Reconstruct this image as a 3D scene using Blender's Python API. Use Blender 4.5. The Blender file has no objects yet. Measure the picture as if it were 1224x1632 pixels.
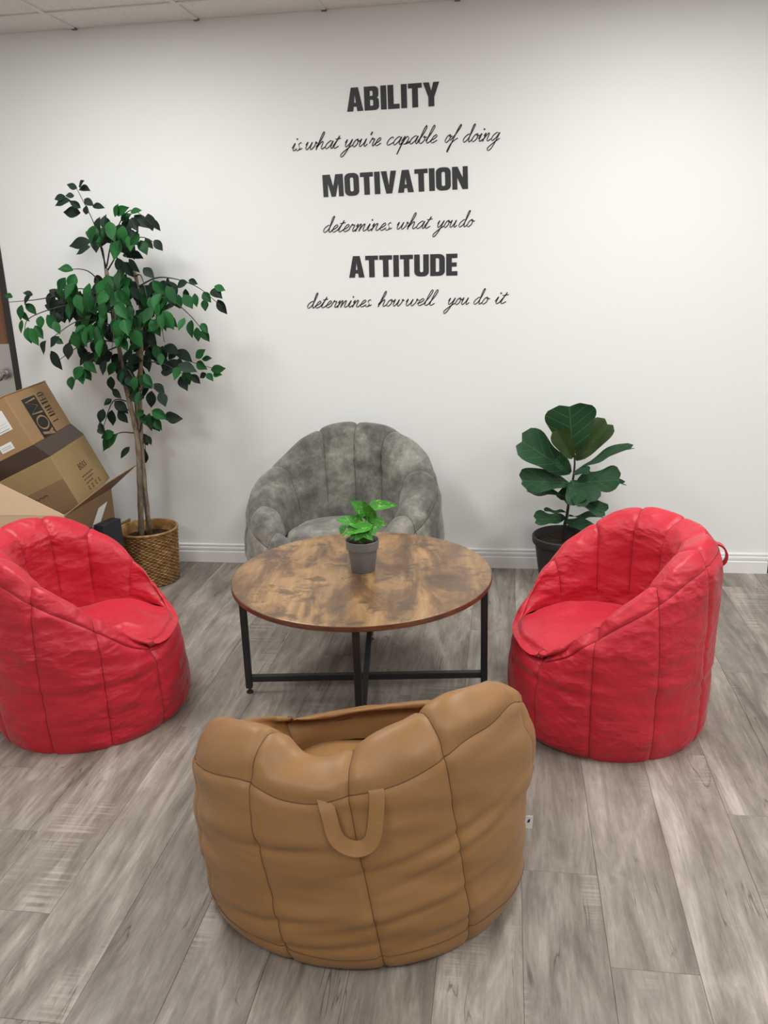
import bpy, bmesh, math, random
import numpy as np
from mathutils import Vector, Matrix, noise as mnoise

random.seed(7)
SC = bpy.context.scene
COL = SC.collection

# ------------------------------------------------------------------ camera
F_PX, PITCH, ROLL, YAW, WALL_Y, CAM_H = 1333.36, 0.29247, -0.031675, 0.150277, 4.3222, 1.62268
_F = np.array([-math.sin(YAW)*math.cos(PITCH), math.cos(YAW)*math.cos(PITCH), -math.sin(PITCH)])
_R0 = np.array([math.cos(YAW), math.sin(YAW), 0.0]); _U0 = np.cross(_R0, _F)
_R = math.cos(ROLL)*_R0 + math.sin(ROLL)*_U0
_U = -math.sin(ROLL)*_R0 + math.cos(ROLL)*_U0
_O = np.array([0, 0, CAM_H])
def hit(u, v, x=None, y=None, z=None):
    """photo pixel -> point on the plane x=, y= or z="""
    r = _F + _R*(u-612)/F_PX - _U*(v-816)/F_PX
    t = (y-_O[1])/r[1] if y is not None else ((z-_O[2])/r[2] if z is not None else x/r[0])
    return Vector(_O + t*r)
def hit_plane(u, v, q, n):
    r = _F + _R*(u-612)/F_PX - _U*(v-816)/F_PX
    n = np.array(n); t = ((np.array(q)-_O)@n)/(r@n)
    return Vector(_O + t*r)

cd = bpy.data.cameras.new('camera'); cam = bpy.data.objects.new('camera', cd); COL.objects.link(cam)
cd.sensor_fit = 'VERTICAL'; cd.sensor_height = 36.0; cd.lens = F_PX/1632*36.0; cd.clip_start = 0.05
cam.matrix_world = Matrix(((_R[0], _U[0], -_F[0], 0), (_R[1], _U[1], -_F[1], 0), (_R[2], _U[2], -_F[2], CAM_H), (0, 0, 0, 1)))
SC.camera = cam

# ------------------------------------------------------------------ world, light, exposure
H_ROOM = 2.74
X0, X1, Y0 = -4.0, 3.6, -3.0
w = bpy.data.worlds.new('world'); SC.world = w; w.use_nodes = True
w.node_tree.nodes['Background'].inputs[0].default_value = (0.9, 0.95, 1.0, 1)
w.node_tree.nodes['Background'].inputs[1].default_value = 0.25
SC.view_settings.view_transform = 'Standard'; SC.view_settings.look = 'None'
SC.view_settings.gamma = 1.0; SC.view_settings.use_curve_mapping = False
SC.view_settings.exposure = EXPOSURE = 0.04
# recessed ceiling light panels of the room: (grid column, grid row) of the ceiling tiles, see ceiling
TROFFERS = [(-1.75, 2.81), (0.68, 2.81), (2.55, 1.59), (-1.75, -0.24), (0.68, -0.24)]
LAMP_W = 26.0

# ------------------------------------------------------------------ helpers
def tag(o, label=None, cat=None, group=None, kind=None):
    if label: o['label'] = label
    if cat: o['category'] = cat
    if group: o['group'] = group
    if kind: o['kind'] = kind
    return o
def empty(name, loc=(0, 0, 0), rz=0.0):
    o = bpy.data.objects.new(name, None); COL.objects.link(o); o.empty_display_size = 0.05
    o.location = loc; o.rotation_euler = (0, 0, rz); return o
def link(name, me, mat=None, parent=None, smooth=False):
    o = bpy.data.objects.new(name, me); COL.objects.link(o)
    if mat is not None and not me.materials: me.materials.append(mat)
    if smooth:
        me.polygons.foreach_set('use_smooth', [True]*len(me.polygons))
    o.parent = parent
    return o
def mesh_py(name, verts, faces):
    me = bpy.data.meshes.new(name); me.from_pydata([tuple(v) for v in verts], [], faces); me.update(); return me
def bm_mesh(name, bm):
    me = bpy.data.meshes.new(name); bm.normal_update(); bm.to_mesh(me); bm.free(); return me
def box_bm(bm, x0, x1, y0, y1, z0, z1, bev=0.0, seg=1):
    r = bmesh.ops.create_cube(bm, size=1.0)
    vs = r['verts']
    for v in vs:
        v.co = Vector(((x0+x1)/2+v.co.x*(x1-x0), (y0+y1)/2+v.co.y*(y1-y0), (z0+z1)/2+v.co.z*(z1-z0)))
    if bev > 0:
        es = list({e for v in vs for e in v.link_edges})
        bmesh.ops.bevel(bm, geom=es, offset=bev, segments=seg, affect='EDGES', profile=0.5)
def box(name, x0, x1, y0, y1, z0, z1, mat, parent=None, bev=0.0, seg=1):
    bm = bmesh.new(); box_bm(bm, x0, x1, y0, y1, z0, z1, bev, seg)
    return link(name, bm_mesh(name, bm), mat, parent)
def catmull(pts, n):
    P = [np.array(q, float) for q in pts]
    P = [2*P[0]-P[1]] + P + [2*P[-1]-P[-2]]
    out = []
    for i in range(1, len(P)-2):
        for k in range(n):
            t = k/n
            out.append(0.5*((2*P[i]) + (-P[i-1]+P[i+1])*t + (2*P[i-1]-5*P[i]+4*P[i+1]-P[i+2])*t*t + (-P[i-1]+3*P[i]-3*P[i+1]+P[i+2])*t**3))
    out.append(P[-2])
    return np.array(out)
def tube_data(pts, rad, sides=8, cap=True):
    pts = [Vector(q) for q in pts]; n = len(pts)
    if not hasattr(rad, '__len__'): rad = [rad]*n
    V, Fc = [], []
    nrm = None
    for i in range(n):
        t = (pts[min(i+1, n-1)]-pts[max(i-1, 0)]).normalized()
        if nrm is None:
            nrm = t.orthogonal().normalized()
        else:
            nrm = (nrm - t*nrm.dot(t)).normalized()
        b = t.cross(nrm)
        for k in range(sides):
            a = 2*math.pi*k/sides
            V.append(pts[i] + (nrm*math.cos(a)+b*math.sin(a))*rad[i])
    for i in range(n-1):
        for k in range(sides):
            a, b2 = i*sides+k, i*sides+(k+1) % sides
            Fc.append((a, b2, b2+sides, a+sides))
    if cap:
        Fc.append(tuple(range(sides))[::-1]); Fc.append(tuple(range((n-1)*sides, n*sides)))
    return V, Fc
def tube(name, pts, rad, mat, parent=None, sides=8):
    V, Fc = tube_data(pts, rad, sides); return link(name, mesh_py(name, V, Fc), mat, parent, True)
def lathe(name, prof, mat, parent=None, seg=48, loc=(0, 0, 0), smooth=True):
    V, Fc = [], []
    for r, z in prof:
        for k in range(seg):
            a = 2*math.pi*k/seg; V.append((loc[0]+r*math.cos(a), loc[1]+r*math.sin(a), loc[2]+z))
    for i in range(len(prof)-1):
        for k in range(seg):
            a, b = i*seg+k, i*seg+(k+1) % seg
            Fc.append((a, b, b+seg, a+seg))
    me = mesh_py(name, V, Fc)
    o = link(name, me, mat, parent, smooth)
    if smooth:
        me.set_sharp_from_angle(angle=math.radians(40))
    return o
def quad(name, pts, mat, parent=None, thick=0.0):
    """thin sheet with real thickness from a 3D polygon"""
    P = [Vector(q) for q in pts]
    n = (P[1]-P[0]).cross(P[-1]-P[0]).normalized()
    N = len(P)
    if thick <= 0: return link(name, mesh_py(name, P, [tuple(range(N))]), mat, parent)
    V = P + [q-n*thick for q in P]
    Fc = [tuple(range(N)), tuple(range(2*N-1, N-1, -1))] + [(i, i+N, (i+1) % N+N, (i+1) % N) for i in range(N)]
    return link(name, mesh_py(name, V, Fc), mat, parent)

# ------------------------------------------------------------------ materials
class NT:
    def __init__(s, name, rough=0.5, spec=0.5, **kw):
        s.m = bpy.data.materials.new(name); s.m.use_nodes = True
        s.t = s.m.node_tree; s.b = s.t.nodes['Principled BSDF']
        s.b.inputs['Roughness'].default_value = rough; s.b.inputs['Specular IOR Level'].default_value = spec
        for k, v in kw.items(): s.b.inputs[k.replace('_', ' ')].default_value = v
    def n(s, typ, **kw):
        o = s.t.nodes.new(typ)
        for k, v in kw.items():
            if k in o.inputs: o.inputs[k].default_value = v
            else: setattr(o, k, v)
        return o
    def l(s, a, b): s.t.links.new(a, b)
    def coord(s, which='Object', scale=(1, 1, 1), rnd=False):
        tc = s.n('ShaderNodeTexCoord'); mp = s.n('ShaderNodeMapping'); mp.inputs['Scale'].default_value = scale
        if rnd:
            oi = s.n('ShaderNodeObjectInfo'); ad = s.n('ShaderNodeVectorMath', operation='MULTIPLY_ADD')
            cb = s.n('ShaderNodeCombineXYZ')
            for i in range(3): s.l(oi.outputs['Random'], cb.inputs[i])
            ad.inputs[1].default_value = (37.0, 53.0, 11.0)
            s.l(cb.outputs[0], ad.inputs[0]); s.l(tc.outputs[which], ad.inputs[2]); s.l(ad.outputs[0], mp.inputs[0])
        else: s.l(tc.outputs[which], mp.inputs[0])
        return mp.outputs[0]
    def noise(s, vec, scale, detail=4, rough=0.5, dist=0.0):
        o = s.n('ShaderNodeTexNoise'); o.inputs['Scale'].default_value = scale; o.inputs['Detail'].default_value = detail
        o.inputs['Roughness'].default_value = rough; o.inputs['Distortion'].default_value = dist
        s.l(vec, o.inputs['Vector']); return o.outputs[0]
    def ramp(s, fac, stops, interp='LINEAR'):
        o = s.n('ShaderNodeValToRGB'); o.color_ramp.interpolation = interp
        e = o.color_ramp.elements
        while len(e) < len(stops): e.new(0.5)
        for k, (p, c) in enumerate(stops):
            e[k].position = p; e[k].color = (c[0], c[1], c[2], 1) if hasattr(c, '__len__') else (c, c, c, 1)
        s.l(fac, o.inputs[0]); return o.outputs[0]
    def mix(s, fac, a, b, typ='MIX'):
        o = s.n('ShaderNodeMix', data_type='RGBA', blend_type=typ)
        for sock, v in ((o.inputs[0], fac), (o.inputs[6], a), (o.inputs[7], b)):
            if hasattr(v, 'is_output'): s.l(v, sock)
            elif hasattr(v, '__len__'): sock.default_value = (v[0], v[1], v[2], 1)
            else: sock.default_value = v
        return o.outputs[2]
    def math(s, op, a, b=0.0):
        o = s.n('ShaderNodeMath', operation=op)
        for sock, v in ((o.inputs[0], a), (o.inputs[1], b)):
            if hasattr(v, 'is_output'): s.l(v, sock)
            else: sock.default_value = v
        return o.outputs[0]
    def rnd(s): return s.n('ShaderNodeObjectInfo').outputs['Random']
    def color(s, c):
        if hasattr(c, 'is_output'): s.l(c, s.b.inputs['Base Color'])
        else: s.b.inputs['Base Color'].default_value = (c[0], c[1], c[2], 1)
        return s
    def bump(s, h, strength=0.3, dist=0.01):
        o = s.n('ShaderNodeBump'); o.inputs['Strength'].default_value = strength; o.inputs['Distance'].default_value = dist
        s.l(h, o.inputs['Height']); s.l(o.outputs[0], s.b.inputs['Normal']); return s
def plain(name, c, rough=0.5, spec=0.5, **kw): return NT(name, rough, spec, **kw).color(c).m
def srgb(r, g, b):
    f = lambda v: (v/255/12.92) if v/255 <= 0.04045 else ((v/255+0.055)/1.055)**2.4
    return (f(r), f(g), f(b))

MT = {}
t = NT('wall_paint', 0.55, 0.3); v = t.coord(); t.color((0.87, 0.88, 0.875)); t.bump(t.noise(v, 160, 3), 0.06, 0.002); MT['wall'] = t.m
MT['white_trim'] = plain('white_trim_paint', (0.86, 0.86, 0.855), 0.35)
t = NT('ceiling_tile', 0.9, 0.2); v = t.coord('Object', (1, 1, 1), True)
t.color(t.mix(t.ramp(t.noise(v, 60, 3), [(0.55, 0.0), (0.75, 1.0)]), (0.78, 0.76, 0.73), (0.66, 0.64, 0.61))); t.bump(t.noise(v, 90, 4), 0.25, 0.004); MT['tile'] = t.m
MT['tee'] = plain('ceiling_grid_metal', (0.72, 0.70, 0.67), 0.5)
MT['tee_end'] = plain('grid_end_dark', (0.12, 0.115, 0.11), 0.6)

# floor planks
t = NT('grey_plank', 0.45, 0.38); v = t.coord('Object', (6, 1.0, 1), True)
n1 = t.noise(v, 1.5, 9, 0.66, 0.9)
base = t.ramp(n1, [(0.30, (0.135, 0.113, 0.094)), (0.43, (0.215, 0.186, 0.158)), (0.55, (0.300, 0.266, 0.232)), (0.70, (0.43, 0.39, 0.345))])
v2 = t.coord('Object', (75, 5.0, 1), True); n2 = t.noise(v2, 1.0, 6, 0.7, 0.6)
base = t.mix(0.45, base, t.ramp(n2, [(0.32, 0.30), (0.68, 0.68)]), 'OVERLAY')
vp = t.coord('Object', (9, 3.2, 1), True); n5 = t.noise(vp, 2.2, 7, 0.7, 0.3)
base = t.mix(0.40, base, t.ramp(n5, [(0.36, 0.33), (0.64, 0.66)]), 'OVERLAY')
v3 = t.coord('Object', (11, 0.9, 1), True); n3 = t.noise(v3, 1.3, 3, 0.55, 0.8)
cm = t.ramp(t.noise(t.coord('Object', (4, 2.2, 1), True), 1.7, 2), [(0.52, 0.0), (0.60, 1.0)])
crack = t.math('MULTIPLY', t.ramp(t.math('ABSOLUTE', t.math('SUBTRACT', n3, 0.47)), [(0.0, 1.0), (0.010, 0.0)]), cm)
base = t.mix(t.math('MULTIPLY', crack, 0.75), base, (0.045, 0.038, 0.032))
v4 = t.coord('Object', (2.4, 110, 1), True)
vm = t.coord('Object', (5.0, 1.7, 1), True)
msk = t.ramp(t.noise(vm, 1.0, 2), [(0.62, 0.0), (0.70, 1.0)])
saw = t.ramp(t.noise(v4, 1.0, 3), [(0.45, 0.0), (0.6, 1.0)])
base = t.mix(t.math('MULTIPLY', t.math('MULTIPLY', msk, saw), 0.42), base, (0.52, 0.475, 0.43))
br = t.n('ShaderNodeHueSaturation'); t.l(base, br.inputs['Color'])
t.l(t.math('ADD', t.math('MULTIPLY', t.rnd(), 0.26), 0.92), br.inputs['Value'])
t.color(br.outputs[0]); t.bump(t.math('SUBTRACT', n2, crack), 0.15, 0.002); MT['plank'] = t.m
MT['underlay'] = plain('plank_joint_dark', (0.07, 0.062, 0.055), 0.8)

# red nylon
def fabric(name, c_lo, c_hi, rough, sheen, wr=0.35, scale=9.0, zs=1.8, fine=1.0):
    t = NT(name, rough, 0.45); v = t.coord('Object', (1, 1, zs))
    wp = t.n('ShaderNodeTexNoise'); wp.inputs['Scale'].default_value = 5.0; t.l(v, wp.inputs['Vector'])
    ad = t.n('ShaderNodeVectorMath', operation='MULTIPLY_ADD'); ad.inputs[1].default_value = (0.10, 0.10, 0.10); t.l(wp.outputs['Color'], ad.inputs[0]); t.l(v, ad.inputs[2])
    vo = t.n('ShaderNodeTexVoronoi', feature='F1'); vo.inputs['Scale'].default_value = scale; vo.inputs['Detail'].default_value = 2.0; vo.inputs['Roughness'].default_value = 0.45; t.l(ad.outputs[0], vo.inputs['Vector'])
    a = t.noise(v, scale*0.6, 3, 0.5, 0.3)
    msk = t.ramp(t.noise(v, 3.0, 2), [(0.38, 0.12), (0.62, 1.0)])
    h = t.math('ADD', t.math('MULTIPLY', t.math('MULTIPLY', vo.outputs['Distance'], msk), 0.75*fine), t.math('MULTIPLY', a, 0.9))
    t.color(t.mix(t.noise(v, 5, 3), c_lo, c_hi)); t.bump(h, wr, 0.03)
    t.b.inputs['Sheen Weight'].default_value = sheen; t.b.inputs['Sheen Roughness'].default_value = 0.4
    return t.m
MT['red'] = fabric('red_nylon', (0.50, 0.011, 0.028), (0.58, 0.017, 0.038), 0.46, 0.12, 0.6, 9.0)
MT['tan'] = fabric('tan_leather', (0.265, 0.130, 0.045), (0.325, 0.168, 0.062), 0.48, 0.05, 0.35, 5.0, 2.2, 0.45)
MT['red_seam'] = plain('red_seam_shade', (0.17, 0.005, 0.012), 0.7)  # seam colours: cover tone darkened to stand in for shade in the grooves
MT['tan_seam'] = plain('tan_seam_shade', (0.12, 0.056, 0.020), 0.7)
MT['grey_seam'] = plain('grey_seam_shade', (0.045, 0.044, 0.041), 0.9)
t = NT('grey_suede', 0.85, 0.2); v = t.coord()
m1 = t.noise(v, 6.0, 8, 0.70, 0.15); m2 = t.noise(v, 40, 4, 0.7)
c = t.ramp(m1, [(0.33, (0.080, 0.079, 0.074)), (0.46, (0.145, 0.142, 0.128)), (0.57, (0.245, 0.238, 0.205)), (0.70, (0.38, 0.37, 0.32))])
c = t.mix(0.4, c, t.ramp(m2, [(0.3, 0.3), (0.7, 0.7)]), 'OVERLAY')
t.color(c); t.bump(t.math('ADD', t.noise(v, 11, 3, 0.5, 1.2), t.math('MULTIPLY', m2, 0.12)), 0.3, 0.02)
t.b.inputs['Sheen Weight'].default_value = 0.3; MT['grey'] = t.m

# rustic table top
t = NT('rustic_wood', 0.34, 0.5); v = t.coord('Object', (3.2, 1.0, 1)); 
a = t.noise(v, 2.6, 7, 0.62, 0.7)
c = t.ramp(a, [(0.30, (0.070, 0.040, 0.022)), (0.43, (0.165, 0.092, 0.044)), (0.52, (0.30, 0.172, 0.075)), (0.66, (0.46, 0.28, 0.120))])
vs = t.coord('Object', (30, 2.5, 1)); st = t.noise(vs, 1.5, 5, 0.6, 0.8)
c = t.mix(0.32, c, t.ramp(st, [(0.3, 0.3), (0.7, 0.7)]), 'OVERLAY')
vk = t.coord('Object', (1.0, 1.3, 1)); kn = t.noise(vk, 11.0, 5, 0.65, 0.3)
c = t.mix(t.math('MULTIPLY', t.ramp(kn, [(0.53, 0.0), (0.62, 1.0)]), 0.72), c, (0.075, 0.050, 0.035))
gx = t.noise(t.coord('Object', (3.5, 0.5, 1)), 1.3, 2)
c = t.mix(t.math('MULTIPLY', t.ramp(gx, [(0.46, 0.0), (0.62, 1.0)]), 0.45), c, (0.17, 0.105, 0.065))
t.color(c); t.bump(st, 0.05, 0.002); MT['rustic'] = t.m
t = NT('rustic_edge', 0.45, 0.4); v = t.coord('Object', (6, 6, 40)); a = t.noise(v, 2.0, 5)
t.color(t.ramp(a, [(0.3, (0.07, 0.026, 0.013)), (0.7, (0.19, 0.07, 0.032))])); MT['rustic_edge'] = t.m
MT['black_metal'] = plain('black_steel', (0.014, 0.014, 0.016), 0.42)
MT['black_plastic'] = plain('black_plastic', (0.02, 0.02, 0.02), 0.5)
t = NT('grey_pot_plastic', 0.42, 0.45); t.color((0.165, 0.172, 0.168)); MT['pot_grey'] = t.m
t = NT('dark_pot_plastic', 0.55, 0.4); t.color((0.030, 0.026, 0.025)); MT['pot_dark'] = t.m
t = NT('potting_soil', 0.95, 0.1); v = t.coord(); a = t.noise(v, 60, 5, 0.7)
t.color(t.ramp(a, [(0.3, (0.012, 0.009, 0.007)), (0.7, (0.06, 0.043, 0.030))])); t.bump(a, 0.8, 0.01); MT['soil'] = t.m
t = NT('wicker', 0.55, 0.35); v = t.coord(); a = t.noise(v, 30, 4, 0.6)
t.color(t.ramp(a, [(0.3, (0.17, 0.085, 0.030)), (0.55, (0.36, 0.20, 0.075)), (0.75, (0.52, 0.33, 0.14))])); MT['wicker'] = t.m
t = NT('ficus_bark', 0.85, 0.2); v = t.coord('Object', (1, 1, 0.35)); a = t.noise(v, 45, 5, 0.65)
t.color(t.ramp(a, [(0.3, (0.10, 0.075, 0.05)), (0.55, (0.24, 0.19, 0.135)), (0.75, (0.36, 0.30, 0.22))])); t.bump(a, 0.5, 0.004); MT['bark'] = t.m
MT['twig'] = plain('dark_twig', (0.045, 0.036, 0.026), 0.8)
MT['fig_stem'] = plain('fig_stem', (0.035, 0.024, 0.016), 0.8)

def leaf_mat(name, c0, c1, vein, rough, veins=True, freq=7.0, vstr=0.6, slope=0.55, width=0.02, backc=None, blotch=None):
    """leaf lies in local x (length, 0..1) and y (half width about 0.5)"""
    t = NT(name, rough, 0.28); tc = t.n('ShaderNodeTexCoord'); sp = t.n('ShaderNodeSeparateXYZ'); t.l(tc.outputs['Object'], sp.inputs[0])
    ay = t.math('ABSOLUTE', sp.outputs[1])
    v = t.coord('Object', (1, 1, 1), True)
    c = t.mix(t.rnd(), c0, c1)
    c = t.mix(t.math('MULTIPLY', t.noise(v, 3.0, 3), 0.35), c, c1)
    if blotch: c = t.mix(t.ramp(t.noise(v, 6.0, 4, 0.6, 0.8), [(0.58, 0.0), (0.64, 0.85)]), c, blotch)
    if veins:
        mid = t.ramp(ay, [(0.0, 1.0), (width, 0.0)])
        ph = t.math('MULTIPLY', t.math('SUBTRACT', sp.outputs[0], t.math('MULTIPLY', ay, slope)), freq)
        fr = t.math('ABSOLUTE', t.math('SUBTRACT', t.math('FRACT', ph), 0.5))
        side = t.ramp(fr, [(0.0, 1.0), (0.07, 0.0)])
        vv = t.math('MAXIMUM', mid, t.math('MULTIPLY', side, 0.75))
        c = t.mix(t.math('MULTIPLY', vv, vstr), c, vein)
        t.bump(t.math('MULTIPLY', vv, -1.0), 0.35, 0.02)
    t.color(c)
    t.b.inputs['Transmission Weight'].default_value = 0.0
    return t.m
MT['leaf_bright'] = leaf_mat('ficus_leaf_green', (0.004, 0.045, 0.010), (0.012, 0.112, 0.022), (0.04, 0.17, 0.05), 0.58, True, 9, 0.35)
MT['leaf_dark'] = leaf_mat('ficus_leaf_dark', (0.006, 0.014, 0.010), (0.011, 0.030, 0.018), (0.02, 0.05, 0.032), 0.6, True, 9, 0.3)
MT['fig_leaf'] = leaf_mat('fiddle_leaf_green', (0.010, 0.048, 0.017), (0.017, 0.066, 0.025), (0.12, 0.20, 0.10), 0.55, True, 5.0, 0.55, 0.75, 0.018)
MT['fig_leaf_olive'] = leaf_mat('fiddle_leaf_olive', (0.030, 0.060, 0.014), (0.036, 0.070, 0.018), (0.08, 0.13, 0.05), 0.45, True, 5.0, 0.3, 0.75, 0.018)
MT['pothos'] = leaf_mat('pothos_leaf', (0.030, 0.17, 0.020), (0.055, 0.27, 0.030), (0.16, 0.42, 0.08), 0.3, True, 6.0, 0.3, 0.6, 0.02, None, (0.30, 0.50, 0.12))

# cardboard
def card(name, c0, c1):
    t = NT(name, 0.75, 0.2); v = t.coord(); a = t.noise(v, 6, 5, 0.6); b = t.noise(t.coord('Object', (1, 1, 40)), 4, 2)
    t.color(t.mix(t.math('ADD', t.math('MULTIPLY', a, 0.7), t.math('MULTIPLY', b, 0.3)), c0, c1)); t.bump(b, 0.05, 0.003); return t.m
MT['card_a'] = card('cardboard_kraft', (0.30, 0.185, 0.090), (0.40, 0.26, 0.135))
MT['card_b'] = card('cardboard_olive', (0.29, 0.200, 0.092), (0.37, 0.265, 0.130))
MT['card_lit'] = card('cardboard_lit', (0.66, 0.47, 0.31), (0.74, 0.54, 0.37))  # lit copy of the open carton's board, brightness from the lamps put into colour
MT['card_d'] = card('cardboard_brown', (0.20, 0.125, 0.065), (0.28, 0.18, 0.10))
t = NT('brown_tape', 0.32, 0.5); v = t.coord(); t.color((0.060, 0.036, 0.025)); t.bump(t.noise(v, 25, 3, 0.6, 2.0), 0.12, 0.004); MT['tape'] = t.m
MT['print'] = plain('black_print', (0.018, 0.016, 0.014), 0.7)
MT['print_brown'] = plain('brown_print', (0.075, 0.045, 0.022), 0.8)
MT['print_pale'] = plain('kraft_print', (0.33, 0.22, 0.12), 0.75)
MT['paper'] = plain('white_paper', (0.78, 0.78, 0.78), 0.6)
MT['ink_grey'] = plain('grey_ink', (0.25, 0.25, 0.27), 0.7)
MT['ink_blue'] = plain('blue_ink', (0.01, 0.02, 0.16), 0.7)
MT['vinyl'] = plain('charcoal_vinyl', (0.028, 0.029, 0.033), 0.5)
MT['door_wood'] = (lambda t: (t.color(t.ramp(t.noise(t.coord('Object', (20, 20, 1.2)), 1.5, 5), [(0.3, (0.13, 0.055, 0.022)), (0.7, (0.24, 0.11, 0.045))])), t.m)[1])(NT('brown_door', 0.45))
MT['door_frame'] = plain('dark_brown_frame', (0.026, 0.021, 0.020), 0.45)
MT['steel'] = plain('brushed_steel', (0.52, 0.50, 0.47), 0.32, 0.5, Metallic=1.0)
MT['navy'] = plain('dark_navy_card', (0.020, 0.021, 0.030), 0.6)
t = NT('lamp_diffuser', 0.5); t.color((0.9, 0.9, 0.9)); t.b.inputs['Emission Color'].default_value = (1.0, 0.97, 0.93, 1); t.b.inputs['Emission Strength'].default_value = 6.0; MT['diffuser'] = t.m

# ------------------------------------------------------------------ room shell
D1 = (-3.62, -2.667); D2 = (1.352, 2.30); DH = 2.12
bm = bmesh.new()
for a, b, z0, z1 in ((X0, D1[0], 0, H_ROOM), (D1[0], D1[1], DH, H_ROOM), (D1[1], D2[0], 0, H_ROOM), (D2[0], D2[1], DH, H_ROOM), (D2[1], X1, 0, H_ROOM)):
    box_bm(bm, a, b, WALL_Y, WALL_Y+0.14, z0, z1+0.1)
tag(link('wall_back', bm_mesh('wall_back', bm), MT['wall']), 'white painted wall behind the seating area', kind='structure')
tag(box('wall_left', X0-0.12, X0, Y0-0.12, WALL_Y+0.14, 0, H_ROOM+0.1, MT['wall']), 'white painted side wall', kind='structure')
tag(box('wall_right', X1, X1+0.12, Y0-0.12, WALL_Y+0.14, 0, H_ROOM+0.1, MT['wall']), 'white painted side wall', kind='structure')
tag(box('wall_front', X0, X1, Y0-0.12, Y0, 0, H_ROOM+0.1, MT['wall']), 'white painted wall across the room', kind='structure')

# floor with planks
fl = tag(box('floor', X0, X1, Y0, WALL_Y+0.14, -0.12, -0.004, MT['underlay']), 'grey wood-look plank floor', kind='structure')
PW, PL = 0.205, 1.24
pm = {}
def plank_mesh(L):
    k = round(L, 3)
    if k not in pm:
        bm = bmesh.new(); box_bm(bm, -PW/2+0.0003, PW/2-0.0003, 0.0003, L-0.0003, -0.008, 0.0, 0.0007)
        me = bm_mesh('plank', bm); me.materials.append(MT['plank']); pm[k] = me
    return pm[k]
i0 = math.floor((X0-0.465)/PW); 
for i in range(i0, 40):
    xa = 0.465+i*PW
    if xa+PW > X1: break
    if xa < X0: continue
    k = i+10                       # column counted from the joint seen at x = -1.585
    ye = (1.97-0.312*k) % PL
    y = ye-PL*math.ceil((ye-(-0.9))/PL)
    while y < WALL_Y-0.02:
        a, b = max(y, -0.9), min(y+PL, WALL_Y-0.004)
        if b-a > 0.05:
            o = link('plank', plank_mesh(b-a), None, fl); o.location = (xa+PW/2, a, 0)
        y += PL
# the floor behind the photographer
back = box('plank_field', X0, X1, Y0, -0.9, -0.008, 0.0, MT['plank'], fl); back['kind'] = 'stuff'

# baseboard: stepped profile
def baseboard(name, xa, xb):
    pr = [(0, 0), (-0.016, 0), (-0.016, 0.062), (-0.011, 0.066), (-0.011, 0.071), (-0.014, 0.074), (-0.014, 0.086), (-0.008, 0.090), (-0.008, 0.094), (-0.011, 0.097), (-0.011, 0.104), (-0.004, 0.108), (0, 0.108)]
    V = [(x, WALL_Y+a, z) for x in (xa, xb) for a, z in pr]; n = len(pr)
    Fc = [(i, (i+1) % n, (i+1) % n+n, i+n) for i in range(n)]+[tuple(range(n))[::-1], tuple(range(n, 2*n))]
    return tag(link(name, mesh_py(name, V, Fc), MT['white_trim']), 'white stepped baseboard along the white wall', kind='structure')
baseboard('baseboard_back', D1[1]+0.0, D2[0]-0.002)

# doors at both ends of the wall
def door(name, xa, xb, knob_right, label):
    d = tag(empty(name, (0, 0, 0)), label, kind='structure')
    fw = 0.036
    bm = bmesh.new()
    box_bm(bm, xa, xa+fw, WALL_Y-0.006, WALL_Y+0.14, 0, DH, 0.002); box_bm(bm, xb-fw, xb, WALL_Y-0.006, WALL_Y+0.14, 0, DH, 0.002)
    box_bm(bm, xa+fw, xb-fw, WALL_Y-0.006, WALL_Y+0.14, DH-fw, DH, 0.002)
    link('door_frame', bm_mesh('door_frame', bm), MT['door_frame'], d)
    leaf = box('door_leaf', xa+fw+0.003, xb-fw-0.003, WALL_Y+0.02, WALL_Y+0.065, 0.008, DH-fw-0.003, MT['door_wood'] if knob_right else MT['door_frame'], d, 0.002)
    return d, leaf
d1, leaf = door('door_1', D1[0], D1[1], True, 'brown door with dark frame and steel lock plate')
box('lock_plate', -2.83, -2.707, WALL_Y+0.012, WALL_Y+0.0205, 0.86, 1.245, MT['steel'], leaf, 0.002)
kn = lathe('door_knob', [(0, 0), (0.030, 0), (0.030, 0.006), (0.013, 0.010), (0.012, 0.030), (0.024, 0.036), (0.030, 0.048), (0.026, 0.060), (0.012, 0.066), (0, 0.067)], MT['steel'], leaf, 32)
kn.rotation_euler = (math.pi/2, 0, 0); kn.location = (-2.776, WALL_Y+0.012, 1.075)
door('door_2', D2[0], D2[1], False, 'dark door with black frame at the right end of the wall')

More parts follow.
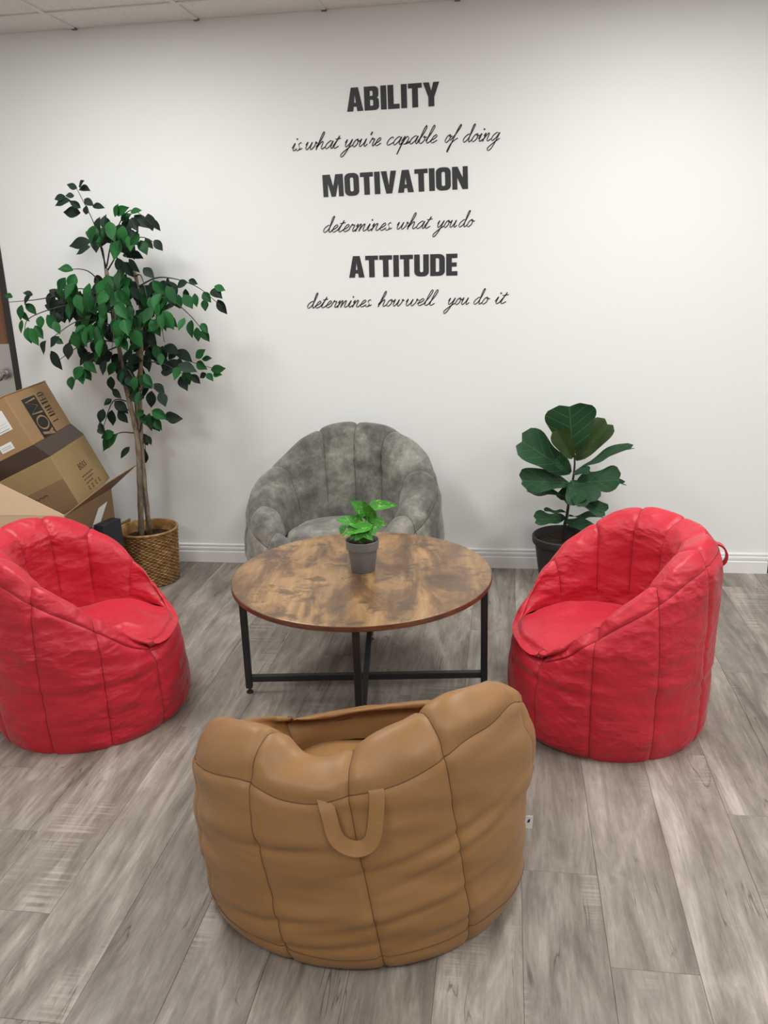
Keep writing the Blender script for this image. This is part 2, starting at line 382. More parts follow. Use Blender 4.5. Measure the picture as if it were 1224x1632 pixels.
# suspended ceiling
ce = tag(box('ceiling', X0, X1, Y0, WALL_Y, H_ROOM+0.035, H_ROOM+0.1, MT['tile']), 'suspended ceiling of off-white mineral tiles', kind='structure')
GX = [-0.242+0.6185*k for k in range(-7, 8)]; GX = [X0]+[g for g in GX if X0+0.05 < g < X1-0.05]+[X1]
GY = [4.032-0.61*k for k in range(0, 12)]; GY = [WALL_Y]+[g for g in GY if g > Y0+0.05]+[Y0]
lamp_cells = set()
for (lx, ly) in TROFFERS:
    ci = min(range(len(GX)-1), key=lambda i: abs((GX[i]+GX[i+1])/2-lx)); ri = min(range(len(GY)-2), key=lambda j: abs(GY[j+1]-ly))
    lamp_cells.add((ci, ri)); lamp_cells.add((ci, ri+1))
    x0, x1, y1, y0 = GX[ci]+0.014, GX[ci+1]-0.014, GY[ri]-0.014, GY[ri+2]+0.014
    lt = tag(empty('ceiling_light', ((x0+x1)/2, (y0+y1)/2, H_ROOM)), 'recessed white ceiling light panel outside the picture', 'ceiling light', 'recessed ceiling light panels')
    hx, hy = (x1-x0)/2, (y1-y0)/2
    bm = bmesh.new()
    box_bm(bm, -hx, hx, -hy, -hy+0.025, -0.004, 0.03); box_bm(bm, -hx, hx, hy-0.025, hy, -0.004, 0.03); box_bm(bm, -hx, -hx+0.025, -hy+0.025, hy-0.025, -0.004, 0.03); box_bm(bm, hx-0.025, hx, -hy+0.025, hy-0.025, -0.004, 0.03)
    link('light_frame', bm_mesh('light_frame', bm), MT['white_trim'], lt)
    box('diffuser', -hx+0.025, hx-0.025, -hy+0.025, hy-0.025, 0.012, 0.02, MT['diffuser'], lt)
    ld = bpy.data.lights.new('ceiling_lamp', 'AREA'); ld.shape = 'RECTANGLE'; ld.size = 2*hx-0.06; ld.size_y = 2*hy-0.06; ld.energy = LAMP_W*(1.0 if ly > 1 else 0.95); ld.color = (0.99, 1.0, 0.98)
    lo = bpy.data.objects.new('ceiling_lamp', ld); COL.objects.link(lo); lo.parent = lt; lo.location = (0, 0, 0.004)
tm = {}
for i in range(len(GX)-1):
    for j in range(len(GY)-1):
        if (i, j) in lamp_cells: continue
        wx, wy = GX[i+1]-GX[i]-0.006, GY[j]-GY[j+1]-0.006
        k = (round(wx, 3), round(wy, 3))
        if k not in tm:
            bm = bmesh.new(); box_bm(bm, -wx/2, wx/2, -wy/2, wy/2, 0.0, 0.016, 0.003); me = bm_mesh('ceiling_tile', bm); me.materials.append(MT['tile']); tm[k] = me
        o = link('ceiling_tile', tm[k], None, ce); o.location = ((GX[i]+GX[i+1])/2, (GY[j]+GY[j+1])/2, H_ROOM+0.004)
for g in GX[1:-1]:
    o = box('main_tee', g-0.012, g+0.012, Y0, WALL_Y-0.03, H_ROOM-0.003, H_ROOM+0.03, MT['tee'], ce, 0.001)
    box('tee_end_clip', g-0.012, g+0.012, WALL_Y-0.0285, WALL_Y-0.002, H_ROOM-0.003, H_ROOM+0.02, MT['tee_end'], ce, 0.001)
for g in GY[1:-1]:
    bm = bmesh.new()
    jj = GY.index(g)
    for i in range(len(GX)-1):
        if (i, jj-1) in lamp_cells and (i, jj) in lamp_cells: continue
        box_bm(bm, GX[i]+0.0125, GX[i+1]-0.0125, g-0.012, g+0.012, H_ROOM-0.003, H_ROOM+0.03)
    link('cross_tee', bm_mesh('cross_tee', bm), MT['tee'], ce)

# ------------------------------------------------------------------ bean bag chairs
def pinterp(tab, sym=True):
    """smooth periodic interpolation of {angle in degrees from the front: value}"""
    ks = sorted(tab); 
    if sym: tab = {**tab, **{-k: tab[k] for k in ks if 0 < k < 180}}
    ks = sorted(tab); xs = [k-360 for k in ks]+ks+[k+360 for k in ks]; ys = [tab[k] for k in ks]*3
    xs, ys = np.array(xs, float), np.array(ys, float)
    m = np.gradient(ys, xs)
    def f(a):
        a = (np.asarray(a)+180) % 360-180
        i = np.clip(np.searchsorted(xs, a, side='right')-1, 0, len(xs)-2)
        h = xs[i+1]-xs[i]; u = (a-xs[i])/h
        return (2*u**3-3*u**2+1)*ys[i]+(u**3-2*u**2+u)*h*m[i]+(-2*u**3+3*u**2)*ys[i+1]+(u**3-u**2)*h*m[i+1]
    return f
def vnoise(P, s, off=(0, 0, 0), sx=1.0, sy=1.0, sz=1.0):
    return np.array([mnoise.noise(Vector((q[0]*s*sx+off[0], q[1]*s*sy+off[1], q[2]*s*sz+off[2]))) for q in P.reshape(-1, 3)]).reshape(P.shape[:-1])
SEAMS = [-146.5, -113, -80, -47, 47, 80, 113, 146.5, 180]

def bean_chair(name, label, group, loc, facing, rx, ry, Hs, Hr, mat, seed, seat_z=0.33, rim_w=0.15, rc=None, sym=True,
               lean=None, soft=1.0, crease=0.24, lowamp=0.012, puff_rim=0.008, puff_out=0.003, folds=0.0, hrot=0.0, twist=0.0, drapes=(), ridge=0.42, seam_mat=None, prof=(0.975, 1.0, 1.02, 1.035, 1.02, 0.975), handle=None, seams=SEAMS, wrink=1.0, rcfun=None, dent=None, seat_r=None):
    root = tag(empty(name, (loc[0], loc[1], 0), math.radians(facing)), label, 'bean bag', group)
    fHs, fHr = pinterp(Hs, sym), pinterp(Hr, sym)
    fl_ = pinterp(lean or {0: 1.0, 180: 1.0}, sym)
    frc = pinterp(rc or {0: 0.90, 30: 0.88, 47: 0.80, 80: 0.62, 113: 0.56, 180: 0.54}, sym)
    # columns
    bounds = list(seams)                       # from first seam round to the first again
    cols, seam_idx, U = [], [], []
    for k in range(len(bounds)):
        a = bounds[k]; b = bounds[(k+1) % len(bounds)]
        if b <= a: b += 360
        n = max(14, int((b-a)/33*18)); seam_idx.append(len(cols))
        for j in range(n): cols.append(a+(b-a)*j/n); U.append(j/n)
    D = np.array(cols); U = np.array(U); NC = len(D); seam_idx.append(NC)
    cs, sn = np.cos(np.radians(D)), np.sin(np.radians(D))
    H, HR, LN, RC = fHs(D-hrot), fHr(D-hrot), fl_(D), frc(D-hrot)
    R = 1.0/np.sqrt((cs/rx)**2+(sn/ry)**2)
    NO, NR = 52, 36
    TO = np.linspace(0, 1, NO)**0.92
    out = np.zeros((NO, NC, 3)); rim = np.zeros((NR, NC, 3))
    pr_t = [0, 0.04, 0.12, 0.45, 0.8, 1.0]; pr_r = list(prof)
    # smooth profile
    cp = catmull(list(zip(pr_t, pr_r)), 12); rr_ = np.interp(TO, cp[:, 0], cp[:, 1])
    for i, t_ in enumerate(TO):
        Dt_ = np.radians(D+twist*(1-t_)); ct, st_ = np.cos(Dt_), np.sin(Dt_); Rt = 1.0/np.sqrt((ct/rx)**2+(st_/ry)**2)
        r = Rt*(rr_[i]*(1-t_**2)+rr_[i]*LN*t_**2)
        out[i, :, 0], out[i, :, 1], out[i, :, 2] = r*ct, r*st_, H*t_
    rs = R*0.975*LN
    for j in range(NC):
        w = rim_w*(0.45+0.55*min(1, max(0, (HR[j]-seat_z)/0.2)))
        rcj = RC[j]*R[j]; zc = seat_z-0.005
        top = HR[j]
        pts = [(rs[j], H[j]), (rs[j]-0.018, H[j]+0.52*(top-H[j])), (rs[j]-ridge*w, top), (max(rcj+0.03, rs[j]-0.85*w), top-0.12*(top-zc)-0.004),
               (rcj+0.35*max(0.02, rs[j]-w-rcj), zc+0.45*(top-zc)), (rcj, zc)]
        c = catmull(pts, 10); L = np.r_[0, np.cumsum(np.hypot(*np.diff(c, axis=0).T))]
        s_ = np.linspace(0, L[-1], NR)
        rr, zz = np.interp(s_, L, c[:, 0]), np.interp(s_, L, c[:, 1])
        rim[:, j, 0], rim[:, j, 1], rim[:, j, 2] = rr*cs[j], rr*sn[j], zz
    G = np.concatenate([out, rim[1:]], axis=0); NRow = G.shape[0]
    T = np.r_[TO, 1+np.linspace(0, 1, NR)[1:]]
    if dent is not None: G = dent(G, T, D)
    def normals(G):
        du = np.roll(G, -1, 1)-np.roll(G, 1, 1); dv = np.gradient(G, axis=0)
        n = np.cross(du, dv); return n/(np.linalg.norm(n, axis=2, keepdims=True)+1e-9)
    N = normals(G)
    # make the outside positive
    if (N[NO//2, 0, 0]*cs[0]+N[NO//2, 0, 1]*sn[0]) < 0: N = -N
    # seam distance in metres
    arc = np.zeros((NRow, NC)); span = np.zeros(NC)
    for k in range(len(bounds)):
        a = bounds[k]; b = bounds[(k+1) % len(bounds)]; b = b+360 if b <= a else b
        span[seam_idx[k]:seam_idx[k+1]] = math.radians(b-a)
    rad = np.hypot(G[:, :, 0], G[:, :, 1])
    dseam = np.minimum(U, 1-U)[None, :]*span[None, :]*np.maximum(rad, 0.05)
    isrim = (T > 1)[:, None]
    half = 0.5*span[None, :]*np.maximum(rad, 0.05)
    shape = 1-np.exp(-dseam/np.where(isrim, 0.028, 0.016))
    pu = np.where(isrim, puff_rim, puff_out)*(shape-1)
    dtop = np.abs(T-1)[:, None]*np.where(isrim, 0.45, H[None, :])
    dcre = (2-T)[:, None]*0.4
    pu = pu-0.009*np.exp(-dtop/0.010)-0.006*np.exp(-dseam/0.004)
    off = (seed*7.3, seed*3.1, seed*1.7)
    low = vnoise(G, 3.2, off)*lowamp*np.clip(T/0.15, 0, 1)[:, None]
    ang = np.radians(D)[None, :]*np.ones((NRow, 1)); Q = np.stack([np.cos(ang)*0.4, np.sin(ang)*0.4, G[:, :, 2]], axis=2)
    w1 = vnoise(Q, 4.0, off, 1, 1, 5.0); rid = (1-np.abs(w1)*2.0)
    near = 0.35+0.65*np.exp(-dseam/0.05)
    wr = 0.0055*wrink*rid*near*np.clip(T/0.2, 0, 1)[:, None]
    w2 = vnoise(G, 13.0, off)*0.0035*wrink*np.clip(T/0.15, 0, 1)[:, None]
    # slack fold round the middle of the cover
    zc_ = crease+0.02*vnoise(Q, 2.2, (off[1], 0, 0), 1, 1, 0.0)
    fold = -0.006*soft*np.exp(-((G[:, :, 2]-zc_)/0.014)**2)*np.where(isrim, 0, 1)*np.clip(0.5+vnoise(Q, 3.0, (off[2], 5, 0), 1, 1, 0)*1.5, 0, 1)
    fold += 0.002*soft*np.exp(-((G[:, :, 2]-zc_-0.03)/0.02)**2)*np.where(isrim, 0, 1)
    smile = G[:, :, 2]+0.16*np.cos(np.radians(D))[None, :]
    Q2 = np.stack([np.cos(ang)*0.5, np.sin(ang)*0.5, smile], axis=2)
    fd = vnoise(Q2, 3.0, (off[0], off[2], off[1]), 1, 1, 4.2); fd = np.sign(fd)*np.abs(fd)**0.8
    disp = pu+low+wr+w2+fold+folds*fd*np.clip(T/0.25, 0, 1)[:, None]
    for (z0, sl, sr, am_, ac, aw) in drapes:       # draped creases: height at the back, slopes to either side, depth, centre and half width in degrees
        da = (D-180+180) % 360-180; ln = z0+np.where(da < 0, -da*sl, da*sr)      # da < 0: photo left
        dz_ = G[:, :, 2]-ln[None, :]+0.012*vnoise(Q, 3.0, (z0*50, 0, 0))
        win = np.exp(-(((D-180-ac+180) % 360-180)/aw)**2)[None, :]*np.where(isrim, 0, 1)
        disp = disp+win*am_*(-np.exp(-(dz_/0.009)**2)+0.8*np.exp(-((dz_-0.024)/0.02)**2))
    disp *= np.clip((2-T)/0.22, 0.15, 1)[:, None]
    G = G+N*disp[:, :, None]
    G[0, :, 2] = 0.002; G[:, :, 2] = np.maximum(G[:, :, 2], 0.002)
    # panels
    for k in range(len(bounds)):
        ids = list(range(seam_idx[k], seam_idx[k+1]))+[seam_idx[k+1] % NC]
        for nm, r0, r1 in (('side_panel', 0, NO), ('rim_panel', NO-1, NRow)):
            S = G[r0:r1][:, ids]; a, b = S.shape[:2]
            Fc = [(i*b+j, i*b+j+1, (i+1)*b+j+1, (i+1)*b+j) for i in range(a-1) for j in range(b-1)]
            link(nm, mesh_py(nm, S.reshape(-1, 3), Fc), mat, root, True)
    # stitched seams lying in the grooves, their dark colour painting in the seam shadow
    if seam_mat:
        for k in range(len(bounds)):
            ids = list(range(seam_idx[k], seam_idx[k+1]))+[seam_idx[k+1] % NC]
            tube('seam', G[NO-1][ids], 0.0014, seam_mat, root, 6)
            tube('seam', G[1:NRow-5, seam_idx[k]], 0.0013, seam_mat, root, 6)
    # seat: rings from the crease inwards
    E_ = G[-1]; rings = [E_+np.array([0, 0, -0.03]), E_+np.array([0, 0, -0.004])]
    cen = np.array([E_[:, 0].mean(), E_[:, 1].mean(), 0]); NS = 18
    seatG = []; dip = 0.012*np.clip((HR-seat_z)/0.06, 0, 1)
    for i in range(NS):
        f = i/(NS-1); q = cen+(E_-cen)*(1-f)
        q[:, 2] = E_[:, 2]*(1-f)+seat_z*f+0.030*(dip/0.012*math.sqrt(max(0, 1-(1-min(1, f*1.6))**2))+(1-dip/0.012)*math.sin(math.pi/2*min(1, f*1.3))**2)-dip*(1-min(1, f*8))
        seatG.append(q)
    S = np.array([E_*[1, 1, 1]+np.array([0, 0, -0.03])]+seatG)
    S[1] += np.array([0, 0, 0.0])
    nz = vnoise(S, 5.0, off)*0.012+ (1-2*np.abs(vnoise(S, 7.0, (off[1], off[2], 0))))*0.007*wrink
    fade = np.r_[0, 0.2, np.ones(NS-1)]; S[:, :, 2] += nz*fade[:, None]
    S[-1] = S[-1].mean(0)
    a, b = S.shape[:2]
    Fc = [(i*b+j, i*b+(j+1) % b, (i+1)*b+(j+1) % b, (i+1)*b+j) for i in range(a-1) for j in range(b)]
    link('seat', mesh_py('seat', S.reshape(-1, 3), Fc), mat, root, True)
    # underside
    Bt = G[0]; me = mesh_py('base_panel', [(*q[:2], 0.002) for q in Bt], [tuple(range(NC))]); link('base_panel', me, mat, root)
    return root, G, D, NO

def strap(name, pts, width_dir, width, mat, parent, thick=0.006):
    c = catmull(pts, 10); n = len(c); V, Fc = [], []
    wd = [np.array(w_, float) for w_ in width_dir]; wd = catmull(wd, 10) if len(wd) > 1 else np.array([wd[0]]*n)
    for i in range(n):
        t_ = c[min(i+1, n-1)]-c[max(i-1, 0)]; t_ /= np.linalg.norm(t_)
        w_ = wd[i]-t_*(wd[i]@t_); w_ /= np.linalg.norm(w_); nn = np.cross(t_, w_)
        for a, b in ((-1, -1), (-0.8, 1), (0.8, 1), (1, -1)): V.append(c[i]+w_*width/2*a+nn*thick/2*b)
    for i in range(n-1):
        for k in range(4): Fc.append((i*4+k, i*4+(k+1) % 4, (i+1)*4+(k+1) % 4, (i+1)*4+k))
    Fc += [(3, 2, 1, 0), tuple(range((n-1)*4, n*4))]
    return link(name, mesh_py(name, V, Fc), mat, parent, False)

HS_RED = {0: 0.305, 28: 0.305, 45: 0.355, 60: 0.43, 75: 0.495, 90: 0.545, 110: 0.615, 122: 0.640, 140: 0.660, 160: 0.665, 180: 0.665}
HR_RED = {0: 0.320, 28: 0.325, 45: 0.395, 60: 0.475, 75: 0.545, 90: 0.600, 110: 0.668, 122: 0.692, 140: 0.708, 160: 0.710, 180: 0.708}
LEAN = {0: 0.99, 60: 0.99, 100: 1.0, 146: 1.01, 180: 1.02}
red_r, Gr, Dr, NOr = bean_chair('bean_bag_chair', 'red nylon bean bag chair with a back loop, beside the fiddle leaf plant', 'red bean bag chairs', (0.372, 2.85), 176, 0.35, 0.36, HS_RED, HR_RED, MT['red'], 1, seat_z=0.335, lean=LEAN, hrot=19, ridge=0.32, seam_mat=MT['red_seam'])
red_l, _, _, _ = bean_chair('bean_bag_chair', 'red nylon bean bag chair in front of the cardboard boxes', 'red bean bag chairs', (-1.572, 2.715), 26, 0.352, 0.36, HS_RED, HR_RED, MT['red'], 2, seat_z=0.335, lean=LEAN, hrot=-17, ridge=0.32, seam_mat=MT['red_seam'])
# loop on the red chair's back
j = int(np.argmin(np.abs((Dr-180+180) % 360-180))); b_ = Gr[NOr-1, j]; bx = b_[0]
strap('handle', [(bx+0.012, 0.02, b_[2]+0.012), (bx-0.018, 0.02, b_[2]+0.004), (bx-0.036, 0.02, b_[2]-0.022), (bx-0.034, 0.02, b_[2]-0.052), (bx-0.012, 0.02, b_[2]-0.070), (bx+0.012, 0.02, b_[2]-0.076)], [(0, 1, 0)], 0.03, MT['red'], red_r)

# tan leather chair, slumped: own heights all round (degrees from its front, positive towards its left = photo left)
HS_T = {-180: 0.498, -162: 0.519, -150: 0.550, -138: 0.582, -124: 0.585, -112: 0.600, -95: 0.54, -70: 0.43, -35: 0.33, 0: 0.28, 35: 0.27, 65: 0.32, 88: 0.385, 102: 0.424, 123: 0.470, 140: 0.495, 153: 0.475, 166: 0.473}
HR_T = {-180: 0.572, -162: 0.605, -150: 0.625, -136: 0.660, -120: 0.655, -108: 0.64, -95: 0.59, -70: 0.48, -35: 0.37, 0: 0.325, 35: 0.32, 65: 0.40, 88: 0.475, 102: 0.53, 123: 0.585, 143: 0.595, 155: 0.548, 168: 0.535}
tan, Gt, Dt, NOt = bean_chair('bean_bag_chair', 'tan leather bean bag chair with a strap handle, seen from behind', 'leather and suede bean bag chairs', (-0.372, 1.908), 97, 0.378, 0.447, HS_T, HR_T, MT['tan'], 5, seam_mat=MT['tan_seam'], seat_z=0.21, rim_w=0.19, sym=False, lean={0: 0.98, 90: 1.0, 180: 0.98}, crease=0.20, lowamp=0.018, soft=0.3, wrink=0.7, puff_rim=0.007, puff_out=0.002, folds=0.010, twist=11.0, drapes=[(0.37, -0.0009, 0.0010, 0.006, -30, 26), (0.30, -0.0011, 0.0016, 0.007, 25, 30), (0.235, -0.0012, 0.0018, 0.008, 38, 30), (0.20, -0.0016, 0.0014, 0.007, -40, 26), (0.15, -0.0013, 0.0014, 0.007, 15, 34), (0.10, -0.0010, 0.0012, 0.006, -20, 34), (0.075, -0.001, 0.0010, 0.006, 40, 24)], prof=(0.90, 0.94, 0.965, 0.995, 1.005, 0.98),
    seams=[-146.5, -104, -72, -40, 40, 75, 105, 142, 179])
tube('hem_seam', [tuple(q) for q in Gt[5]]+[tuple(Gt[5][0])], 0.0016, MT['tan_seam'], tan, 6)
def col_at(G, D, a): return int(np.argmin(np.abs((D-a+180) % 360-180)))
a0, a1, am = col_at(Gt, Dt, 170), col_at(Gt, Dt, -171), col_at(Gt, Dt, -180)
zb = NOt-1
P0, P1 = Gt[zb, a0], Gt[zb, a1]
def outw(q, d): r = np.array([q[0], q[1], 0]); r /= np.linalg.norm(r); return q+r*d
def back_at(y, z, d):
    # point on the back surface at local y and height z, pushed out by d
    i = min(range(NOt), key=lambda i: abs(Gt[i, am][2]-z)); jj = min((q for q in range(len(Dt)) if Gt[i, q][0] < 0), key=lambda q: abs(Gt[i, q][1]-y))
    g = Gt[i, jj].copy(); g[2] = z; return outw(g, d)
y0, y1 = P0[1], P1[1]; zs = (P0[2]+P1[2])/2
pts = [outw(P0+np.array([0, 0, 0.014]), -0.014), back_at(y0*0.92+y1*0.08, P0[2]-0.016, 0.004), back_at(y0*0.72+y1*0.28, zs-0.082, 0.012), back_at(y0*0.38+y1*0.62, zs-0.108, 0.020), back_at(y0*0.12+y1*0.88, zs-0.085, 0.012), back_at(y1, P1[2]-0.018, 0.004), outw(P1+np.array([0, 0, 0.014]), -0.014)]
strap('handle', pts, [(0, 1, 0), (0, 1, -0.2), (-0.3, 0.6, -0.7), (-0.6, 0, -1), (-0.3, -0.6, -0.7), (0, -1, -0.2), (0, -1, 0)], 0.034, MT['tan'], tan)
# sewn brand tag on the right side
tq = hit(836, 1309, y=1.908)
inv = Matrix.Translation((-0.372, 1.908, 0)) @ Matrix.Rotation(math.radians(97), 4, 'Z'); inv = inv.inverted()
def tl(dx, dz): return inv @ (tq+Vector((dx, 0.0, dz)))
lab = quad('fabric_tag', [tl(-0.012, -0.020), tl(0.020, -0.022), tl(0.022, 0.018), tl(-0.012, 0.016)], MT['paper'], tan, 0.0015); lab['label'] = 'white fabric tag with a blue mark'
quad('tag_mark', [tl(0.006, -0.004)+Vector((-0.0008, 0, 0)), tl(0.013, -0.001)+Vector((-0.0008, 0, 0)), tl(0.015, 0.010)+Vector((-0.0008, 0, 0)), tl(0.009, 0.006)+Vector((-0.0008, 0, 0))], MT['ink_blue'], lab, 0.0)

# grey suede chair against the wall
HS_G = {0: 0.34, 40: 0.36, 60: 0.41, 80: 0.49, 97: 0.56, 113: 0.63, 130: 0.70, 146: 0.755, 163: 0.775, 180: 0.78}
HR_G = {0: 0.38, 40: 0.42, 60: 0.49, 80: 0.56, 97: 0.63, 113: 0.70, 130: 0.775, 146: 0.825, 163: 0.84, 180: 0.845}
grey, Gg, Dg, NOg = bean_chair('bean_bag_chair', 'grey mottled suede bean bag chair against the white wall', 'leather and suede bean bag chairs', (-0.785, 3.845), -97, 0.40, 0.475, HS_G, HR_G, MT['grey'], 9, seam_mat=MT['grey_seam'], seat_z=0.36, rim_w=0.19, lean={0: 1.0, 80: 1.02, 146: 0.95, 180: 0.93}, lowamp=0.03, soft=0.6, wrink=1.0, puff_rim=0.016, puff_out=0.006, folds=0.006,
    rc={0: 0.86, 40: 0.74, 80: 0.55, 113: 0.52, 180: 0.50}, seams=[-142, -104, -66, -40, 40, 66, 104, 142, 180])

# ------------------------------------------------------------------ coffee table
TX, TY, TZ, TR = -0.533, 2.912, 0.497, 0.488
tb = tag(empty('coffee_table', (TX, TY, 0), math.radians(7.0)), 'round rustic wood coffee table on thin black steel legs', 'table')
seg = 96; th_ = 0.021
prof = [(0, TZ), (TR-0.003, TZ), (TR, TZ-0.002)]
top = lathe('tabletop', [(0.0, 0.0), (TR-0.004, 0.0), (TR-0.001, -0.0015)], MT['rustic'], tb, seg, (0, 0, TZ), False)
edge = lathe('tabletop_edge', [(TR-0.001, -0.0015), (TR, -0.003), (TR, -th_+0.002), (TR-0.002, -th_), (0.0, -th_)], MT['rustic_edge'], top, seg, (0, 0, TZ), False)
LR, LW = 0.462, 0.0125
for k in range(4):
    a = math.pi/2*k
    c_, s_ = math.cos(a), math.sin(a)
    lg = box('leg', -LW, LW, -LW, LW, 0.022, TZ-th_, MT['black_metal'], tb, 0.002); lg.location = (LR*c_, LR*s_, 0); lg.rotation_euler = (0, 0, a)
    ft = lathe('levelling_foot', [(0, 0.0), (0.013, 0.0), (0.014, 0.003), (0.012, 0.008), (0.005, 0.011), (0.005, 0.0235), (0, 0.0235)], MT['black_plastic'], lg, 20)
for k in range(2):
    st_ = box('stretcher', -LR+LW, LR-LW, -0.0115, 0.0115, 0.050 if k == 0 else 0.0502, 0.075 if k == 0 else 0.0748, MT['black_metal'], tb, 0.0015); st_.rotation_euler = (0, 0, math.pi/2*k)
    up = box('top_rail', -LR+LW, LR-LW, -0.0115, 0.0115, TZ-th_-0.0225+0.0002*k, TZ-th_-0.0005, MT['black_metal'], tb, 0.0015); up.rotation_euler = (0, 0, math.pi/2*k)

# ------------------------------------------------------------------ leaves
def leaf_mesh(name, mat, nx=6, ny=2, shape='ovate', fold=0.12, droop=0.12, wave=0.0, seed=0):
    """unit leaf: x 0..1 along the midrib, |y| up to 0.5, local z is the upper side"""
    rnd = random.Random(seed); ph = rnd.uniform(0, 6)
    V, Fc = [], []
    for i in range(nx+1):
        t_ = i/nx
        if shape == 'ovate': w_ = float(np.interp(t_, [0, .08, .2, .35, .5, .65, .8, .9, 1], [.03, .20, .38, .49, .49, .40, .23, .10, .0]))
        elif shape == 'fiddle': w_ = float(np.interp(t_, [0, .06, .15, .3, .42, .55, .7, .82, .91, .965, 1], [.03, .14, .25, .33, .36, .42, .485, .5, .45, .36, .20]))
        else: w_ = 0.5*math.sin(math.pi*min(1, t_**0.55))**0.8
        for j in range(-ny, ny+1):
            s_ = j/ny
            x = t_
            if shape == 'fiddle' and t_ > 0.9: x = t_-(0.06*(1-abs(s_))**1.2*(t_-0.9)/0.1)
            if shape == 'heart' and t_ < 0.25: x = t_-0.10*abs(s_)*(1-t_/0.25)
            z = fold*abs(s_)*w_*2-droop*t_**2+wave*math.sin(t_*9+ph+(1.3 if s_ > 0 else 0))*s_*s_
            V.append((x, s_*w_, z))
    m_ = 2*ny+1
    for i in range(nx):
        for j in range(m_-1): Fc.append((i*m_+j, (i+1)*m_+j, (i+1)*m_+j+1, i*m_+j+1))
    me = mesh_py(name, V, Fc); me.materials.append(mat)
    me.polygons.foreach_set('use_smooth', [True]*len(me.polygons)); return me
def place_leaf(name, me, base, tip, width, up, parent):
    base, tip = Vector(base), Vector(tip); x = tip-base; L = x.length; x.normalize()
    up = Vector(up); z = (up-x*up.dot(x))
    if z.length < 1e-4: z = x.orthogonal()
    z.normalize(); y = z.cross(x)
    o = link(name, me, None, parent)
    M = Matrix((( *x*L,), (*y*width,), (*z*L*0.6,))).transposed().to_4x4(); M.translation = base
    o.matrix_basis = M
    return o

# ---- fiddle leaf fig
FX, FY = 0.30, 4.07
fig = tag(empty('potted_fiddle_leaf_fig', (FX, FY, 0)), 'fiddle leaf fig in a dark plastic pot by the white wall', 'potted plant')
lathe('pot', [(0, 0.0), (0.115, 0.0), (0.120, 0.01), (0.150, 0.235), (0.160, 0.238), (0.164, 0.245), (0.164, 0.272), (0.158, 0.277), (0.152, 0.272), (0.142, 0.23), (0, 0.23)], MT['pot_dark'], fig, 48)
lathe('soil', [(0.1435, 0.240), (0.10, 0.246), (0.05, 0.243), (0, 0.245)], MT['soil'], fig, 32)
FI = Matrix.Translation((-FX, -FY, 0))
def zp(u, v, y): return FI @ hit(800+u/5.564, 630+v/5.564, y=y)
stem = [zp(545, 1230, FY), zp(556, 1160, FY), zp(577, 1060, FY), zp(600, 900, FY), zp(628, 760, FY), zp(645, 600, FY), zp(632, 470, FY)]
stem[0].z = 0.235
tube('stem', catmull(stem, 6), np.interp(np.arange(len(stem)*6-5), [0, 30], [0.0095, 0.0045]), MT['fig_stem'], fig, 8)
cd_ = Vector((0.05, -1, 0.38))
FIG = [ # base, tip in crop pixels, width px, base depth, tip depth, up vector, material, fold, droop, wave
 ((632, 500), (595, 68), 350, -0.03, -0.06, (0, -1, 0.15), 0, 0.10, -0.08, 0.02),
 ((605, 690), (170, 385), 260, -0.01, -0.10, (0.1, -0.8, 0.6), 0, 0.10, 0.12, 0.03),
 ((625, 560), (480, 300), 150, -0.04, -0.10, (0.3, -0.9, -0.1), 1, 0.15, 0.05, 0.02),
 ((660, 580), (950, 235), 190, 0.03, 0.04, (-0.45, -0.85, 0.1), 1, 0.25, 0.05, 0.03),
 ((690, 655), (1165, 440), 110, 0.0, -0.03, (-0.2, -0.35, 0.9), 0, 0.15, 0.10, 0.03),
 ((600, 775), (165, 745), 200, -0.01, -0.12, (0.0, -0.75, 0.65), 0, 0.10, 0.12, 0.03),
 ((650, 780), (1050, 735), 205, 0.0, -0.08, (0.0, -0.7, 0.7), 0, 0.12, 0.15, 0.04),
 ((640, 770), (1105, 765), 100, 0.04, 0.10, (0.0, -0.3, 0.9), 0, 0.12, 0.10, 0.03),
 ((620, 760), (790, 950), 215, -0.02, -0.14, (0.15, -0.85, 0.5), 0, 0.12, 0.10, 0.05),
 ((610, 770), (680, 955), 150, -0.02, -0.15, (-0.1, -0.9, 0.4), 0, 0.12, 0.10, 0.05),
 ((600, 900), (215, 850), 85, 0.0, 0.03, (0.0, -0.35, 0.9), 0, 0.12, 0.05, 0.05),
 ((600, 800), (545, 945), 135, -0.01, 0.08, (-0.2, -0.9, 0.2), 0, 0.1, 0.05, 0.03),
 ((600, 905), (930, 1030), 130, 0.0, -0.12, (0.1, -0.7, 0.7), 0, 0.12, 0.1, 0.06),
 ((590, 1075), (905, 1090), 65, 0.0, 0.04, (0.0, -0.3, 0.95), 0, 0.12, -0.08, 0.06),
 ((560, 1090), (280, 1110), 120, 0.0, -0.08, (0.0, -0.7, 0.7), 0, 0.12, -0.1, 0.05),
 ((570, 1040), (370, 1035), 50, 0.0, 0.05, (0.0, -0.3, 0.95), 0, 0.12, -0.1, 0.05),
 ((555, 1100), (810, 1200), 125, 0.0, -0.08, (0.1, -0.6, 0.8), 0, 0.12, 0.05, 0.05),
 ((625, 695), (785, 660), 75, -0.02, -0.05, (0.0, -0.6, 0.8), 0, 0.12, 0.05, 0.03),
 ((600, 690), (480, 560), 90, -0.03, -0.12, (0.3, -0.9, 0.3), 0, 0.12, 0.05, 0.03)]
